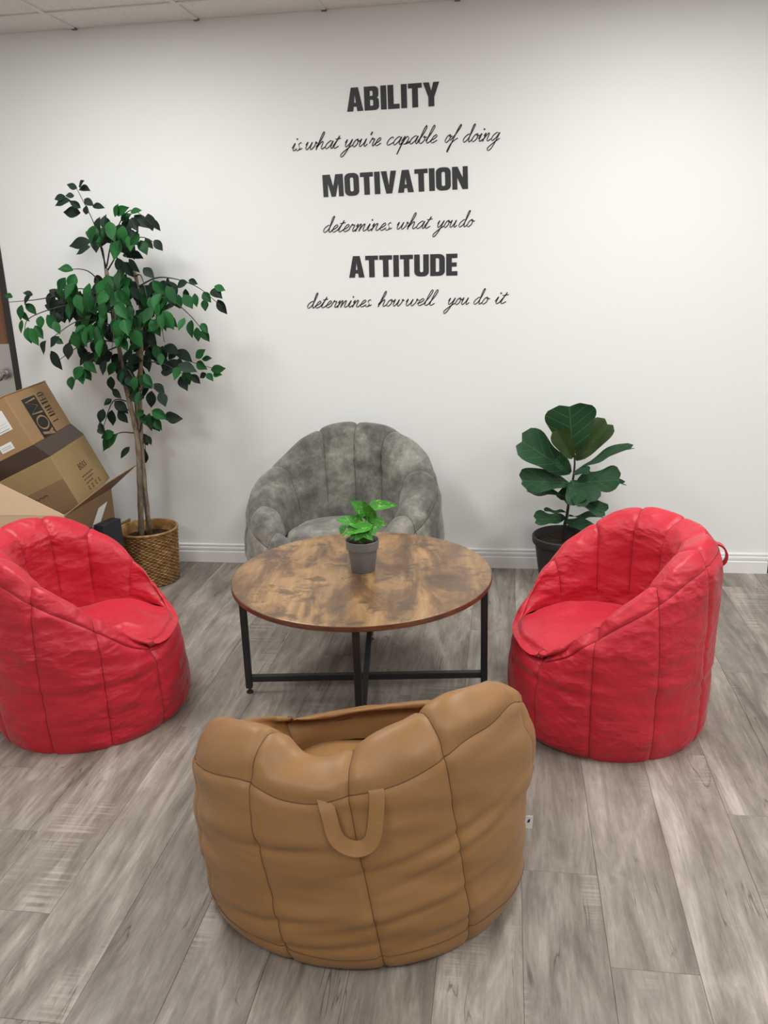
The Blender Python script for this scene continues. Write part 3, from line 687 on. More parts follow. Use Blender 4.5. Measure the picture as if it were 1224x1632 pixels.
for k, (b, tp, wpx, d0, d1, up, mi, fo, dr, wv) in enumerate(FIG):
    me = leaf_mesh('leaf', MT['fig_leaf_olive'] if mi else MT['fig_leaf'], 14, 4, 'fiddle', fo, dr*0.8, wv*2.0, k)
    B_, T_ = zp(b[0], b[1], FY+d0), zp(tp[0], tp[1], FY+d1)
    place_leaf('leaf', me, B_, T_, wpx/5.564/322*1.25, up, fig)

# ---- pothos on the table
PB = hit(576, 915, z=TZ); PX, PY = PB.x, PB.y+0.044
po = tag(empty('potted_pothos', (PX, PY, TZ)), 'small pothos in a grey plastic pot on the round table', 'potted plant')
lathe('pot', [(0, 0.0), (0.043, 0.0), (0.045, 0.002), (0.0555, 0.086), (0.0560, 0.0885), (0.0610, 0.090), (0.0640, 0.122), (0.0625, 0.124), (0.060, 0.122), (0.0575, 0.10), (0, 0.10)], MT['pot_grey'], po, 48)
lathe('soil', [(0.0585, 0.106), (0.03, 0.110), (0, 0.109)], MT['soil'], po, 24)
PI_ = Matrix.Translation((-PX, -PY, -TZ))
def pp(u, v, dy): return PI_ @ hit(500+u/6.8, 780+v/6.8, y=PY+dy)
POT = [((565, 260), (410, 118), 115, 0.01, -0.01, (0.3, -0.7, 0.6)), ((650, 280), (520, 135), 95, 0, -0.02, (-0.5, -0.7, 0.3)), ((605, 200), (905, 148), 105, 0.01, 0.0, (-0.1, -0.6, 0.8)),
 ((530, 390), (262, 305), 125, 0.0, -0.05, (0, -0.6, 0.8)), ((610, 400), (305, 475), 105, -0.02, -0.07, (0, -0.6, 0.8)), ((340, 390), (280, 490), 75, 0.0, -0.02, (-0.5, -0.7, 0.4)),
 ((490, 440), (395, 532), 70, -0.03, -0.065, (0, -0.8, 0.6)), ((550, 455), (445, 545), 75, -0.03, -0.07, (0, -0.8, 0.6)), ((540, 460), (635, 542), 70, -0.03, -0.07, (0, -0.8, 0.6)),
 ((600, 400), (665, 478), 100, -0.01, -0.05, (0.2, -0.7, 0.7)), ((630, 340), (785, 375), 90, 0.02, 0.01, (0.1, -0.6, 0.8)), ((480, 340), (510, 262), 70, 0.01, 0.0, (-0.2, -0.9, 0.2)),
 ((640, 390), (720, 420), 70, 0.0, -0.02, (0.2, -0.6, 0.8)), ((540, 380), (370, 400), 100, 0.0, -0.04, (0, -0.5, 0.9)), ((620, 300), (660, 230), 80, 0.01, 0.01, (0.2, -0.9, 0.3)), ((520, 400), (620, 430), 110, -0.01, -0.03, (0, -0.5, 0.9)), ((500, 330), (400, 300), 90, 0.02, 0.0, (0, -0.5, 0.9)), ((560, 420), (500, 505), 80, -0.02, -0.06, (0, -0.8, 0.6)), ((430, 400), (345, 330), 90, 0.0, -0.02, (0.2, -0.6, 0.8)), ((600, 380), (700, 330), 85, 0.01, 0.03, (0, -0.7, 0.7)), ((570, 320), (610, 210), 85, 0.02, 0.02, (0.2, -0.9, 0.2)), ((590, 430), (600, 520), 75, -0.02, -0.06, (0.1, -0.8, 0.6))]
for k, (b, tp, wpx, d0, d1, up) in enumerate(POT):
    me = leaf_mesh('leaf', MT['pothos'], 8, 3, 'heart', 0.16, 0.25, 0.03, k)
    B_, T_ = pp(b[0], b[1], d0), pp(tp[0], tp[1], d1)
    place_leaf('leaf', me, B_, T_, wpx/6.8/440*1.45, up, po)
    root_ = Vector((0.012*math.cos(k*2.4), 0.012*math.sin(k*2.4), 0.105))
    mid_ = (B_+root_)/2+Vector((0, 0, 0.01))
    tube('stalk', catmull([root_, mid_, B_], 4), 0.0018, MT['pothos'], po, 5)

# ---- ficus tree in a wicker basket
KX, KY = -1.886, 4.02
fic = tag(empty('potted_ficus_tree', (KX, KY, 0)), 'tall artificial ficus tree in a woven wicker basket', 'potted tree')
KI = Matrix.Translation((-KX, -KY, 0))
bk = lathe('basket', [(0, 0.004), (0.128, 0.004), (0.132, 0.01), (0.150, 0.29), (0.143, 0.29), (0.138, 0.235), (0, 0.235)], MT['wicker'], fic, 48)
V, Fc = [], []
rows, SEG = 30, 104
for i in range(rows):
    z = 0.008+i*(0.284/rows); rb = 0.1335+0.0185*(z/0.29)
    o0 = len(V)
    for k in range(SEG):
        a = 2*math.pi*k/SEG; off = 0.0045*math.sin(26*a+(math.pi if i % 2 else 0)+0.3*math.sin(i*1.7)); r = rb+off
        for dr, dz in ((-0.004, -0.0045), (0.0028, -0.003), (0.0028, 0.003), (-0.004, 0.0045)): V.append((r*math.cos(a)+dr*math.cos(a), r*math.sin(a)+dr*math.sin(a), z+dz+0.0012*math.sin(13*a+i)))
    for k in range(SEG):
        for q in range(4):
            a, b = o0+k*4+q, o0+k*4+(q+1) % 4; c, d = o0+((k+1) % SEG)*4+(q+1) % 4, o0+((k+1) % SEG)*4+q
            Fc.append((a, b, c, d))
link('weave', mesh_py('weave', V, Fc), MT['wicker'], bk, True)
V, Fc = tube_data([(0.155*math.cos(2*math.pi*k/64), 0.155*math.sin(2*math.pi*k/64), 0.293) for k in range(65)], 0.007, 8, False)
link('basket_rim', mesh_py('basket_rim', V, Fc), MT['wicker'], bk, True)
lathe('moss', [(0.1385, 0.243), (0.09, 0.250), (0.04, 0.246), (0, 0.252)], MT['soil'], fic, 32)
def kp(u, v, dy=0.0, zoom=None): 
    return KI @ hit(u, v, y=KY+dy)
def z1(q): return (q[0]/3.06, 270+q[1]/3.06)
def z2(q): return (q[0]/3.06, 580+q[1]/3.06)
def trunk(pts, r0, r1):
    P = [kp(u, v, dy) for u, v, dy in pts]; P[0].z = 0.235
    c = catmull(P, 6); rr = [r0+(r1-r0)*i/(len(c)-1)+0.0012*math.sin(i*1.9) for i in range(len(c))]
    return tube('trunk', c, rr, MT['bark'], fic, 10)
trunk([(224, 846, 0), (223, 780, -0.01), (219, 700, -0.01), (206, 640, 0), (197, 595, 0.02), (189, 550, 0.02), (178, 490, 0.0), (169, 428, 0.0)], 0.0155, 0.010)
trunk([(237, 842, 0.03), (231, 780, 0.015), (225, 700, 0.01), (223, 640, -0.01), (225, 560, -0.02), (223, 480, 0.0), (212, 420, 0.0)], 0.0145, 0.008)
trunk([(222, 700, 0.0), (216, 640, 0.03), (222, 590, 0.05), (210, 520, 0.04), (195, 450, 0.03)], 0.009, 0.006)
# branches: trunk point -> tip (photo pixels, depth offsets from the trunk)
BR = [((170, 430, 0), (158, 385, 0), (148, 352, 0.0), (122, 300, 0.0)), ((170, 425, 0), (180, 380, 0.05), (208, 335, 0.0), (250, 365, -0.06)), ((172, 430, 0), (195, 395, -0.03), (225, 378, -0.08), (255, 392, -0.10)), ((168, 430, 0), (160, 390, -0.05), (130, 388, -0.12)),
 ((175, 470, 0), (140, 432, -0.02), (95, 430, -0.05)), ((180, 490, 0), (120, 470, 0.05), (55, 478, 0.05), (8, 482, 0.0)), ((182, 500, 0), (120, 485, -0.08), (50, 505, -0.16), (38, 530, -0.18)), ((185, 520, 0), (130, 510, -0.15), (80, 540, -0.22)),
 ((190, 545, 0), (140, 545, -0.05), (85, 580, -0.08)), ((192, 550, 0), (150, 570, -0.10), (115, 605, -0.12)), ((215, 460, 0), (255, 442, 0.0), (310, 455, -0.03), (355, 490, -0.05)), ((220, 480, 0), (265, 475, -0.10), (300, 500, -0.12), (330, 535, -0.12)),
 ((222, 500, 0), (250, 500, -0.18), (262, 545, -0.24)), ((224, 560, 0), (250, 552, 0.0), (300, 575, 0.0), (350, 590, -0.02)), ((224, 575, 0), (260, 580, -0.10), (300, 600, -0.12)), ((205, 640, 0), (180, 640, -0.02), (162, 690, -0.03)),
 ((208, 640, 0), (235, 615, -0.08), (258, 630, -0.10)), ((215, 690, 0), (190, 690, -0.02), (168, 705, -0.03)), ((222, 690, 0), (232, 665, -0.05), (270, 668, -0.06)), ((200, 600, 0), (205, 590, -0.14), (222, 620, -0.18)), ((185, 500, 0), (185, 500, -0.18), (178, 560, -0.26)), ((182, 480, 0), (165, 460, -0.16), (150, 490, -0.22)),
 ((215, 440, 0), (225, 440, -0.1), (235, 475, -0.2)), ((180, 450, 0), (190, 430, -0.1), (190, 455, -0.2)), ((220, 690, 0), (230, 700, 0.02), (232, 730, 0.02)), ((178, 480, 0), (130, 460, -0.1), (105, 470, -0.15))]
branches = []
for b in BR:
    P = [kp(*q) for q in b]; c = catmull(P, 6)
    o = tube('branch', c, np.linspace(0.0042, 0.0014, len(c)), MT['twig'], fic, 6)
    branches.append((o, np.array(c)))
LV = {}
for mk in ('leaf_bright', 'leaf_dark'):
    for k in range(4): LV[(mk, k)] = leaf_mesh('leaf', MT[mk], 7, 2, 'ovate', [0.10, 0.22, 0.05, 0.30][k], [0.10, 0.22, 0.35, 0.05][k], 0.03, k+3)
nleaf = 0
def add_leaf(b, tp, width, up, dark):
    global nleaf
    bb = np.array(b); k = min(range(len(branches)), key=lambda i: np.min(np.linalg.norm(branches[i][1]-bb, axis=1)))
    place_leaf('leaf', LV[('leaf_dark' if dark else 'leaf_bright', random.randrange(4))], b, tp, width, up, branches[k][0]); nleaf += 1
PXM = 1333.0/4.25
# leaves told apart in the photo: base, tip (crop 1 pixels), dark?
EX = [((385, 85), (408, 52), 0.6), ((376, 92), (325, 72), 1), ((388, 95), (441, 104), 1), ((362, 128), (318, 124), 1), ((318, 130), (262, 146), 0.6), ((345, 152), (267, 178), 1), ((393, 188), (335, 152), 1), ((392, 212), (298, 202), 1), ((418, 220), (418, 176), 1), ((410, 145), (452, 172), 1), ((452, 180), (512, 188), 1),
 ((560, 232), (574, 165), 0), ((570, 222), (630, 184), 0), ((636, 208), (684, 192), 0), ((590, 252), (640, 212), 0), ((640, 236), (675, 304), 0.6), ((655, 224), (728, 286), 1), ((722, 216), (745, 302), 1), ((742, 240), (776, 302), 1), ((684, 346), (716, 416), 0), ((708, 335), (746, 388), 0.6), ((752, 344), (790, 394), 1), ((442, 350), (325, 368), 1), ((440, 375), (360, 405), 1), ((505, 290), (512, 215), 1), ((540, 290), (500, 225), 1), ((440, 300), (425, 330), 0), ((495, 290), (440, 320), 0), ((500, 300), (475, 380), 0), ((520, 300), (540, 360), 0),
 ((358, 492), (280, 486), 0), ((62, 625), (20, 612), 0), ((160, 612), (112, 600), 1), ((150, 615), (112, 660), 1), ((105, 660), (90, 735), 0), ((125, 655), (180, 710), 0), ((110, 690), (140, 745), 0), ((110, 735), (98, 800), 0), ((135, 770), (150, 850), 0), ((150, 775), (185, 860), 0), ((170, 762), (212, 828), 0), ((200, 715), (195, 780), 0), ((230, 710), (285, 790), 0), ((262, 740), (290, 800), 0), ((225, 835), (212, 905), 0.7), ((290, 815), (245, 870), 0.6), ((250, 885), (300, 980), 1), ((335, 845), (330, 930), 1), ((415, 762), (360, 795), 0), ((270, 830), (310, 850), 0),
 ((700, 480), (752, 530), 1), ((920, 540), (965, 560), 1), ((915, 550), (855, 572), 1), ((905, 582), (920, 650), 0), ((950, 605), (958, 672), 0), ((990, 600), (1030, 650), 0), ((995, 635), (1002, 692), 0), ((1045, 570), (1100, 590), 0), ((1030, 588), (1085, 630), 0.7), ((1062, 635), (1104, 708), 0.6), ((900, 725), (868, 785), 0), ((935, 735), (930, 822), 0), ((960, 770), (968, 842), 0), ((980, 752), (1015, 800), 0), ((985, 780), (1022, 842), 0), ((870, 610), (880, 680), 0), ((895, 610), (940, 680), 0),
 ((955, 920), (1000, 876), 0), ((985, 925), (1034, 920), 0), ((960, 940), (1005, 975), 0), ((1028, 978), (1096, 970), 0), ((1005, 995), (970, 1015), 0.6), ((1010, 995), (1038, 1030), 0), ((1040, 1000), (1080, 1000), 0), ((880, 960), (850, 1030), 0), ((900, 980), (925, 1050), 0), ((880, 1010), (912, 1078), 1), ((930, 1000), (978, 1046), 1), ((800, 860), (870, 890), 1), ((860, 880), (935, 930), 1), ((870, 950), (960, 985), 1),
 ((400, 960), (365, 1030), 0), ((385, 965), (405, 1050), 0), ((410, 970), (446, 1032), 0), ((350, 1010), (346, 1075), 0), ((410, 940), (470, 990), 0), ((520, 930), (500, 1005), 1), ((540, 1010), (545, 1080), 1), ((550, 1070), (590, 1118), 1),
 ((545, 1120), (505, 1150), 1), ((560, 1130), (625, 1190), 1), ((740, 1080), (735, 1165), 1), ((780, 1085), (808, 1158), 1), ((750, 1045), (805, 1090), 1)]
EX2 = [((545, 175), (508, 190), 1), ((560, 200), (625, 225), 1), ((545, 225), (542, 305), 1), ((575, 230), (620, 290), 1), ((505, 220), (485, 290), 1), ((485, 285), (515, 335), 1), ((480, 310), (510, 345), 1), ((575, 340), (530, 412), 0), ((545, 345), (490, 425), 0), ((555, 332), (490, 362), 0.6), ((632, 405), (585, 460), 0.7), ((700, 225), (662, 262), 0), ((690, 240), (710, 300), 0), ((730, 240), (740, 330), 0), ((760, 270), (790, 325), 0), ((740, 228), (820, 270), 0), ((810, 262), (890, 268), 0.8), ((800, 262), (850, 242), 0.7), ((715, 250), (780, 330), 0.6), ((700, 340), (720, 400), 1), ((705, 415), (712, 485), 1), ((715, 350), (738, 395), 1)]
for L_, zf in ((EX, z1), (EX2, z2)):
    for b, tp, dk in L_:
        pb, pt = z1(b) if zf is z1 else z2(b), zf(tp)
        # depth of the nearest branch point in the picture plane
        best = min(((np.hypot(*(c[:, [0, 2]]-np.array(kp(*pb))[[0, 2]]).T).min(), c[np.argmin(np.hypot(*(c[:, [0, 2]]-np.array(kp(*pb))[[0, 2]]).T))][1]) for _, c in branches), key=lambda q: q[0])
        dy = best[1]+random.uniform(-0.02, 0.02)
        B_, T_ = kp(*pb, dy), kp(*pt, dy+random.uniform(-0.035, 0.012))
        L = (T_-B_).length
        add_leaf(B_, T_, max(0.033, min(0.058, L*random.uniform(0.56, 0.70))), (random.uniform(-0.4, 0.4), -0.9, random.uniform(0.1, 0.8)), random.random() < dk)
FILL = [(500, 310, 70, 50, 8, .3), (610, 335, 62, 55, 13, .95), (560, 380, 60, 40, 5, .6), (620, 450, 60, 45, 8, .95), (335, 570, 50, 55, 9, .15), (330, 680, 105, 70, 22, .95), (430, 690, 70, 60, 9, .95), (490, 590, 70, 60, 9, .6), (600, 580, 70, 60, 11, .45), (690, 610, 60, 60, 8, .85), (800, 600, 70, 50, 13, .8), (480, 640, 60, 60, 7, .1),
 (560, 720, 100, 70, 16, .15), (760, 715, 85, 70, 15, .15), (430, 800, 80, 70, 12, .25), (620, 800, 70, 70, 13, .15), (460, 900, 70, 40, 8, .95), (700, 840, 70, 45, 8, .95), (780, 950, 80, 50, 9, .95), (600, 955, 70, 45, 7, .95), (660, 1035, 70, 50, 10, .25), (690, 1110, 60, 40, 5, .8)]
rg = random.Random(11)
for cx, cy, rx_, ry_, n, dk in FILL:
    for _ in range(round(n*0.8)):
        a, r = rg.uniform(0, 6.283), math.sqrt(rg.random())
        u, v = cx+rx_*r*math.cos(a), cy+ry_*r*math.sin(a)
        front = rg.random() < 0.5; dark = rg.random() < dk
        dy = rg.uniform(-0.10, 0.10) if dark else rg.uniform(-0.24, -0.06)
        L = rg.uniform(0.074, 0.102); sd = (u-560)/400
        dx, dz = rg.uniform(-0.5, 0.5)+0.35*sd, -rg.uniform(0.5, 1.0)
        if dark and rg.random() < 0.35: dz = rg.uniform(-0.3, 0.2); dx = rg.choice((-1, 1))*0.9
        d = Vector((dx, rg.uniform(-0.5, 0.15), dz)).normalized()
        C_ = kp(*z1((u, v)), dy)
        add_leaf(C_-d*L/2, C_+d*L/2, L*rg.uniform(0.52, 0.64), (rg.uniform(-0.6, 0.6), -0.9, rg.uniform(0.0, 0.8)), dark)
# leaves deeper in the crown, too many to tell apart: one part
inner = [(500, 330, 60, 50, 6), (610, 350, 60, 70, 8), (330, 660, 110, 80, 22), (450, 680, 80, 80, 16), (560, 620, 110, 80, 18), (700, 640, 90, 80, 16), (810, 620, 60, 70, 10), (740, 740, 90, 60, 14), (590, 760, 110, 70, 18), (420, 800, 80, 80, 16), (480, 900, 80, 50, 9), (720, 860, 70, 50, 8), (800, 940, 80, 50, 9), (610, 960, 80, 50, 8), (660, 1060, 70, 50, 8)]
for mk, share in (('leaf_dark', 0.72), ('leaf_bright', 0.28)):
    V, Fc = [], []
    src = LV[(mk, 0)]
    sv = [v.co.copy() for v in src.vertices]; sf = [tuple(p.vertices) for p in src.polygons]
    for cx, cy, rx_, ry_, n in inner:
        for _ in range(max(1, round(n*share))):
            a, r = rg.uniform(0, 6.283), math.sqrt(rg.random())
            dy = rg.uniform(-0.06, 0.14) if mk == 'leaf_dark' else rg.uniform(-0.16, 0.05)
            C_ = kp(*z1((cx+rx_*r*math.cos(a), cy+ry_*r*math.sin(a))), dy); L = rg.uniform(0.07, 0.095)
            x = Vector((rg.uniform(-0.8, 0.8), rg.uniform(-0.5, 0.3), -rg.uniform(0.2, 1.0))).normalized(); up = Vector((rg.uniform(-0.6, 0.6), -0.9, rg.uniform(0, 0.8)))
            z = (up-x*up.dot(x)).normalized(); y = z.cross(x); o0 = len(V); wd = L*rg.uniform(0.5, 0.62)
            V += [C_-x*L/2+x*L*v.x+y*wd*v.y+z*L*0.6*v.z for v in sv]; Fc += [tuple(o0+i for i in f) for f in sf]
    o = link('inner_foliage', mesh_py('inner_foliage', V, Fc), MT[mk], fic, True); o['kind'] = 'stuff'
# fallen leaf on the moss
add_leaf(Vector((-0.075, -0.075, 0.262)), Vector((-0.02, -0.10, 0.268)), 0.035, (0, -0.3, 1), False)

# ------------------------------------------------------------------ lettering tools
def ribbon_mesh(name, strokes, to3d, nib, thick, slant=0.0, nsub=7, ang=0.9, smooth=True, minw=0.28):
    """strokes in 2D -> pen ribbons with a broad nib, slightly raised from the surface; to3d(x, y, h)"""
    V, Fc = [], []
    for s in strokes:
        c = catmull(s, nsub) if smooth and len(s) > 2 else np.array(s, float)
        if slant: c = c+np.stack([c[:, 1]*slant, c[:, 1]*0], 1)
        n = len(c); o0 = len(V)
        for i in range(n):
            t_ = c[min(i+1, n-1)]-c[max(i-1, 0)]; t_ = t_/(np.linalg.norm(t_)+1e-9)
            a = math.atan2(t_[1], t_[0]); w_ = nib*(minw+(1-minw)*abs(math.sin(a+ang)))/2 if ang is not None else nib/2
            if smooth and n > 2 and (i == 0 or i == n-1): w_ *= 0.4
            if n == 2: w_ = nib*0.75
            m = np.array([-t_[1], t_[0]])
            for sg in (1, -1): V.append(to3d(*(c[i]+m*w_*sg), thick))
        for i in range(n-1): Fc.append((o0+2*i, o0+2*i+1, o0+2*i+3, o0+2*i+2))
    return mesh_py(name, V, Fc)

# script alphabet, x-height 1
GL = {
 'a': (0.95, [[(.74, .82), (.48, .98), (.14, .62), (.08, .18), (.27, 0), (.58, .36), (.76, .95), (.70, .30), (.82, 0), (1.05, .28)]]),
 'b': (0.85, [[(-.05, .25), (.25, .95), (.42, 1.8), (.34, 2.15), (.20, 1.75), (.12, .6), (.20, .08), (.46, .04), (.66, .45), (.58, .85), (.46, .72), (.88, .74)]]),
 'c': (0.72, [[(.62, .78), (.50, .98), (.20, .75), (.08, .25), (.28, 0), (.80, .34)]]),
 'd': (1.0, [[(.70, .80), (.46, .96), (.12, .58), (.08, .15), (.27, 0), (.56, .36), (.72, 1.1), (.80, 2.0), (.72, 2.12), (.62, 1.8), (.66, .5), (.78, 0), (1.08, .28)]]),
 'e': (0.68, [[(-.06, .28), (.30, .46), (.52, .78), (.40, .98), (.16, .72), (.08, .22), (.27, 0), (.74, .32)]]),
 'f': (0.75, [[(-.1, .2), (.30, .95), (.62, 1.8), (.58, 2.12), (.42, 1.8), (.26, .6), (.14, -.7), (.06, -1.15), (-.02, -.95), (.12, -.2), (.45, .25), (.80, .50)]]),
 'g': (0.95, [[(.74, .82), (.48, .98), (.14, .62), (.10, .20), (.28, .02), (.58, .40), (.78, .95), (.66, -.1), (.46, -.95), (.16, -1.15), (.06, -.85), (.45, -.3), (1.05, .28)]]),
 'h': (0.98, [[(-.05, .25), (.30, 1.1), (.44, 1.9), (.34, 2.12), (.22, 1.7), (.08, 0), (.12, .3), (.42, .85), (.60, .92), (.62, .6), (.60, .15), (.74, 0), (1.05, .28)]]),
 'i': (0.50, [[(-.05, .30), (.16, .95), (.12, .25), (.24, 0), (.55, .28)], [(.22, 1.36), (.29, 1.52)]]),
 'l': (0.52, [[(-.05, .25), (.28, 1.1), (.44, 1.9), (.34, 2.15), (.20, 1.7), (.10, .35), (.24, 0), (.58, .28)]]),
 'm': (1.30, [[(-.02, .62), (.14, .95), (.08, 0), (.14, .35), (.36, .88), (.48, .90), (.46, 0), (.54, .38), (.76, .88), (.90, .90), (.88, .20), (1.02, 0), (1.35, .28)]]),
 'n': (0.92, [[(-.02, .62), (.14, .95), (.08, 0), (.14, .35), (.38, .88), (.54, .90), (.52, .20), (.66, 0), (.98, .28)]]),
 'o': (0.80, [[(.50, .96), (.20, .78), (.07, .25), (.26, 0), (.54, .28), (.58, .78), (.44, .96), (.46, .72), (.85, .74)]]),
 'p': (0.86, [[(-.05, .35), (.18, .98), (.08, -.1), (-.06, -1.2), (.06, -.2), (.30, .75), (.52, .95), (.66, .60), (.50, .08), (.26, .02)], [(.5, .08), (.92, .30)]]),
 'r': (0.70, [[(-.05, .30), (.16, 1.0), (.20, .82), (.46, .86), (.40, .25), (.50, 0), (.76, .28)]]),
 's': (0.62, [[(.46, .84), (.32, 1.0), (.14, .80), (.22, .58), (.38, .34), (.30, .05), (.08, .02), (-.05, .18)], [(.36, .12), (.50, .14), (.68, .30)]]),
 't': (0.60, [[(-.05, .25), (.24, 1.0), (.36, 1.55), (.20, .8), (.12, .2), (.26, 0), (.64, .28)], [(-.02, 1.14), (.26, 1.14), (.60, 1.24)]]),
 'u': (0.98, [[(-.04, .55), (.12, .95), (.08, .22), (.24, 0), (.54, .38), (.70, .95), (.66, .25), (.78, 0), (1.05, .28)]]),
 'w': (1.25, [[(-.04, .55), (.12, .95), (.08, .22), (.24, 0), (.48, .38), (.62, .92), (.58, .22), (.74, 0), (1.00, .40), (1.06, .95), (1.02, .75), (1.28, .80)]]),
 'y': (0.95, [[(-.04, .55), (.12, .95), (.08, .30), (.24, .05), (.54, .42), (.74, .95), (.58, -.1), (.30, -.95), (.02, -1.18), (-.08, -.85), (.35, -.3), (1.02, .28)]]),
 "'": (0.30, [[(.18, 1.75), (.10, 1.35)]]),
}
# poster capitals, height 1: outline loops
def rrect(x0, y0, x1, y1, rl=0.0, rr=0.0, n=7):
    out = []
    for cx, cy, r, a0 in ((x1, y0, rr, -90), (x1, y1, rr, 0), (x0, y1, rl, 90), (x0, y0, rl, 180)):
        sx = -1 if cx == x1 else 1; sy = 1 if cy == y0 else -1
        if r <= 0: out.append((cx, cy)); continue
        for k in range(n): 
            a = math.radians(a0+90*k/(n-1)); out.append((cx+sx*r+r*math.cos(a), cy+sy*r+r*math.sin(a)))
    return out
S_ = 0.225
CAPS = {
 'A': (0.64, [[(0, 0), (.18, 1), (.46, 1), (.64, 0), (.40, 0), (.375, .19), (.265, .19), (.24, 0)], [(.285, .36), (.355, .36), (.32, .70)]]),
 'B': (0.60, [rrect(0, 0, .56, .54, 0, .16)[:-0 or None], ]),
 'I': (0.23, [[(0, 0), (S_, 0), (S_, 1), (0, 1)]]),
 'L': (0.47, [[(0, 0), (.45, 0), (.45, .2), (S_, .2), (S_, 1), (0, 1)]]),
 'T': (0.53, [[(.15, 0), (.375, 0), (.375, .8), (.525, .8), (.525, 1), (0, 1), (0, .8), (.15, .8)]]),
 'Y': (0.62, [[(.195, 0), (.42, 0), (.42, .38), (.62, 1), (.385, 1), (.3075, .64), (.23, 1), (-.005, 1), (.195, .38)]]),
 'M': (0.85, [[(0, 0), (.2, 0), (.2, .64), (.335, 0), (.505, 0), (.64, .64), (.64, 0), (.84, 0), (.84, 1), (.53, 1), (.42, .44), (.31, 1), (0, 1)]]),
 'O': (0.60, [rrect(0, -.01, .59, 1.01, .22, .22), rrect(S_, .19, .365, .81, .065, .065)]),
 'V': (0.62, [[(.19, 0), (.43, 0), (.62, 1), (.39, 1), (.31, .36), (.23, 1), (0, 1)]]),
 'N': (0.63, [[(0, 0), (.2, 0), (.2, .52), (.40, 0), (.62, 0), (.62, 1), (.42, 1), (.42, .50), (.22, 1), (0, 1)]]),
 'U': (0.60, [[(0, 1), (0, .22)]+[(.22-.22*math.cos(math.radians(a)), .21-.22*math.sin(math.radians(a))) for a in range(15, 91, 15)]+[(.37+.22*math.sin(math.radians(a)), .21-.22*math.cos(math.radians(a))) for a in range(0, 90, 15)]+[(.59, .22), (.59, 1), (.365, 1), (.365, .25), (.345, .20), (.295, .185), (.245, .20), (.225, .25), (.225, 1)]]),
 'D': (0.60, [rrect(0, 0, .59, 1, 0, .22), rrect(S_, .19, .365, .81, 0, .06)]),
 'E': (0.47, [[(0, 0), (.45, 0), (.45, .2), (S_, .2), (S_, .41), (.42, .41), (.42, .6), (S_, .6), (S_, .8), (.45, .8), (.45, 1), (0, 1)]]),
}
bo = [(0, 0), (.40, 0)]+[(.40+.17*math.sin(math.radians(a)), .17-.17*math.cos(math.radians(a))) for a in range(15, 91, 15)]+[(.57, .38), (.555, .46), (.50, .52), (.545, .57), (.56, .66)]+[(.56, .83)]+[(.39+.17*math.cos(math.radians(a)), .83+.17*math.sin(math.radians(a))) for a in range(15, 91, 15)]+[(0, 1)]
CAPS['B'] = (0.595, [bo, rrect(S_, .19, .345, .44, 0, .05), rrect(S_, .60, .335, .81, 0, .05)])
cap_cache = {}
def cap_mesh(ch, sx, sy, depth):
    key = (ch, round(sx, 4), round(sy, 4))
    if key in cap_cache: return cap_cache[key]
    cu = bpy.data.curves.new('letter', 'CURVE'); cu.dimensions = '2D'; cu.fill_mode = 'BOTH'; cu.extrude = depth
    for loop in CAPS[ch][1]:
        sp = cu.splines.new('POLY'); sp.points.add(len(loop)-1); sp.use_cyclic_u = True
        for q, (x, y) in zip(sp.points, loop): q.co = (x*sx, y*sy, 0, 1)
    ob = bpy.data.objects.new('letter_tmp', cu); COL.objects.link(ob); dg = bpy.context.evaluated_depsgraph_get(); dg.update()
    me = bpy.data.meshes.new_from_object(ob.evaluated_get(dg)); me.name = 'letter'
    bpy.data.objects.remove(ob); bpy.data.curves.remove(cu)
    me.materials.clear(); me.materials.append(MT['vinyl']); cap_cache[key] = me
    return me
FACE = Matrix.Rotation(math.pi/2, 4, 'X')
def cap_word(text, xa, xb, za, zb, h, label):
    wsum = sum(CAPS[c][0] for c in text)+0.045*(len(text)-1)
    s = (xb-xa)/wsum
    root = tag(empty('wall_lettering', (xa, WALL_Y-0.0012, za)), label, 'wall decal', 'bold words on the wall')
    root.rotation_euler = (0, -math.atan2(zb-za, xb-xa), 0)
    x = 0
    for c in text:
        o = link('letter', cap_mesh(c, s, h, 0.0008), None, root); o.matrix_basis = Matrix.Translation((x, 0, 0)) @ FACE
        x += (CAPS[c][0]+0.045)*s
cap_word('ABILITY', -0.771, -0.328, 2.3065, 2.3095, 0.1035, 'bold charcoal word ABILITY, topmost on the white wall')
cap_word('MOTIVATION', -0.906, -0.194, 1.928, 1.938, 0.1025, 'bold charcoal word MOTIVATION in the middle of the wall lettering')
cap_word('ATTITUDE', -0.794, -0.246, 1.542, 1.538, 0.1040, 'bold charcoal word ATTITUDE, lowest bold word on the wall')
def script_line(words, x_of, z0, xh, nib, label):
    xs = x_of(words[0][1])
    root = tag(empty('wall_lettering', (xs, WALL_Y-0.0012, z0)), label, 'wall decal', 'cursive lines on the wall')
    SL = 0.42
    for text, ua, ub, dz in words:
        xa, xb = x_of(ua)-xs, x_of(ub)-xs
        tot = sum(GL[c][0] for c in text)
        over = 0.35 if text[-1] in 'do' else 0.2
        s = (xb-xa)/(tot+over)
        x = 0.10
        for c in text:
            strokes = [[(xa+px*s+x*s, py*xh) for px, py in st] for st in GL[c][1]]
            me = ribbon_mesh('letter', strokes, lambda a, b, h: (a, -h, b+dz), nib, 0.0006, SL)
            link('letter', me, MT['vinyl'], root)
            x += GL[c][0]
script_line([('is', 72, 128, 0), ('what', 138, 312, 0.002), ("you're", 335, 520, 0.004), ('capable', 540, 792, 0.004), ('of', 822, 888, 0.002), ('doing', 908, 1088, 0)], lambda u: -1.056+(u-75)*0.000994, 2.146, 0.036, 0.0052, 'cursive line is what you\'re capable of doing, under ABILITY')
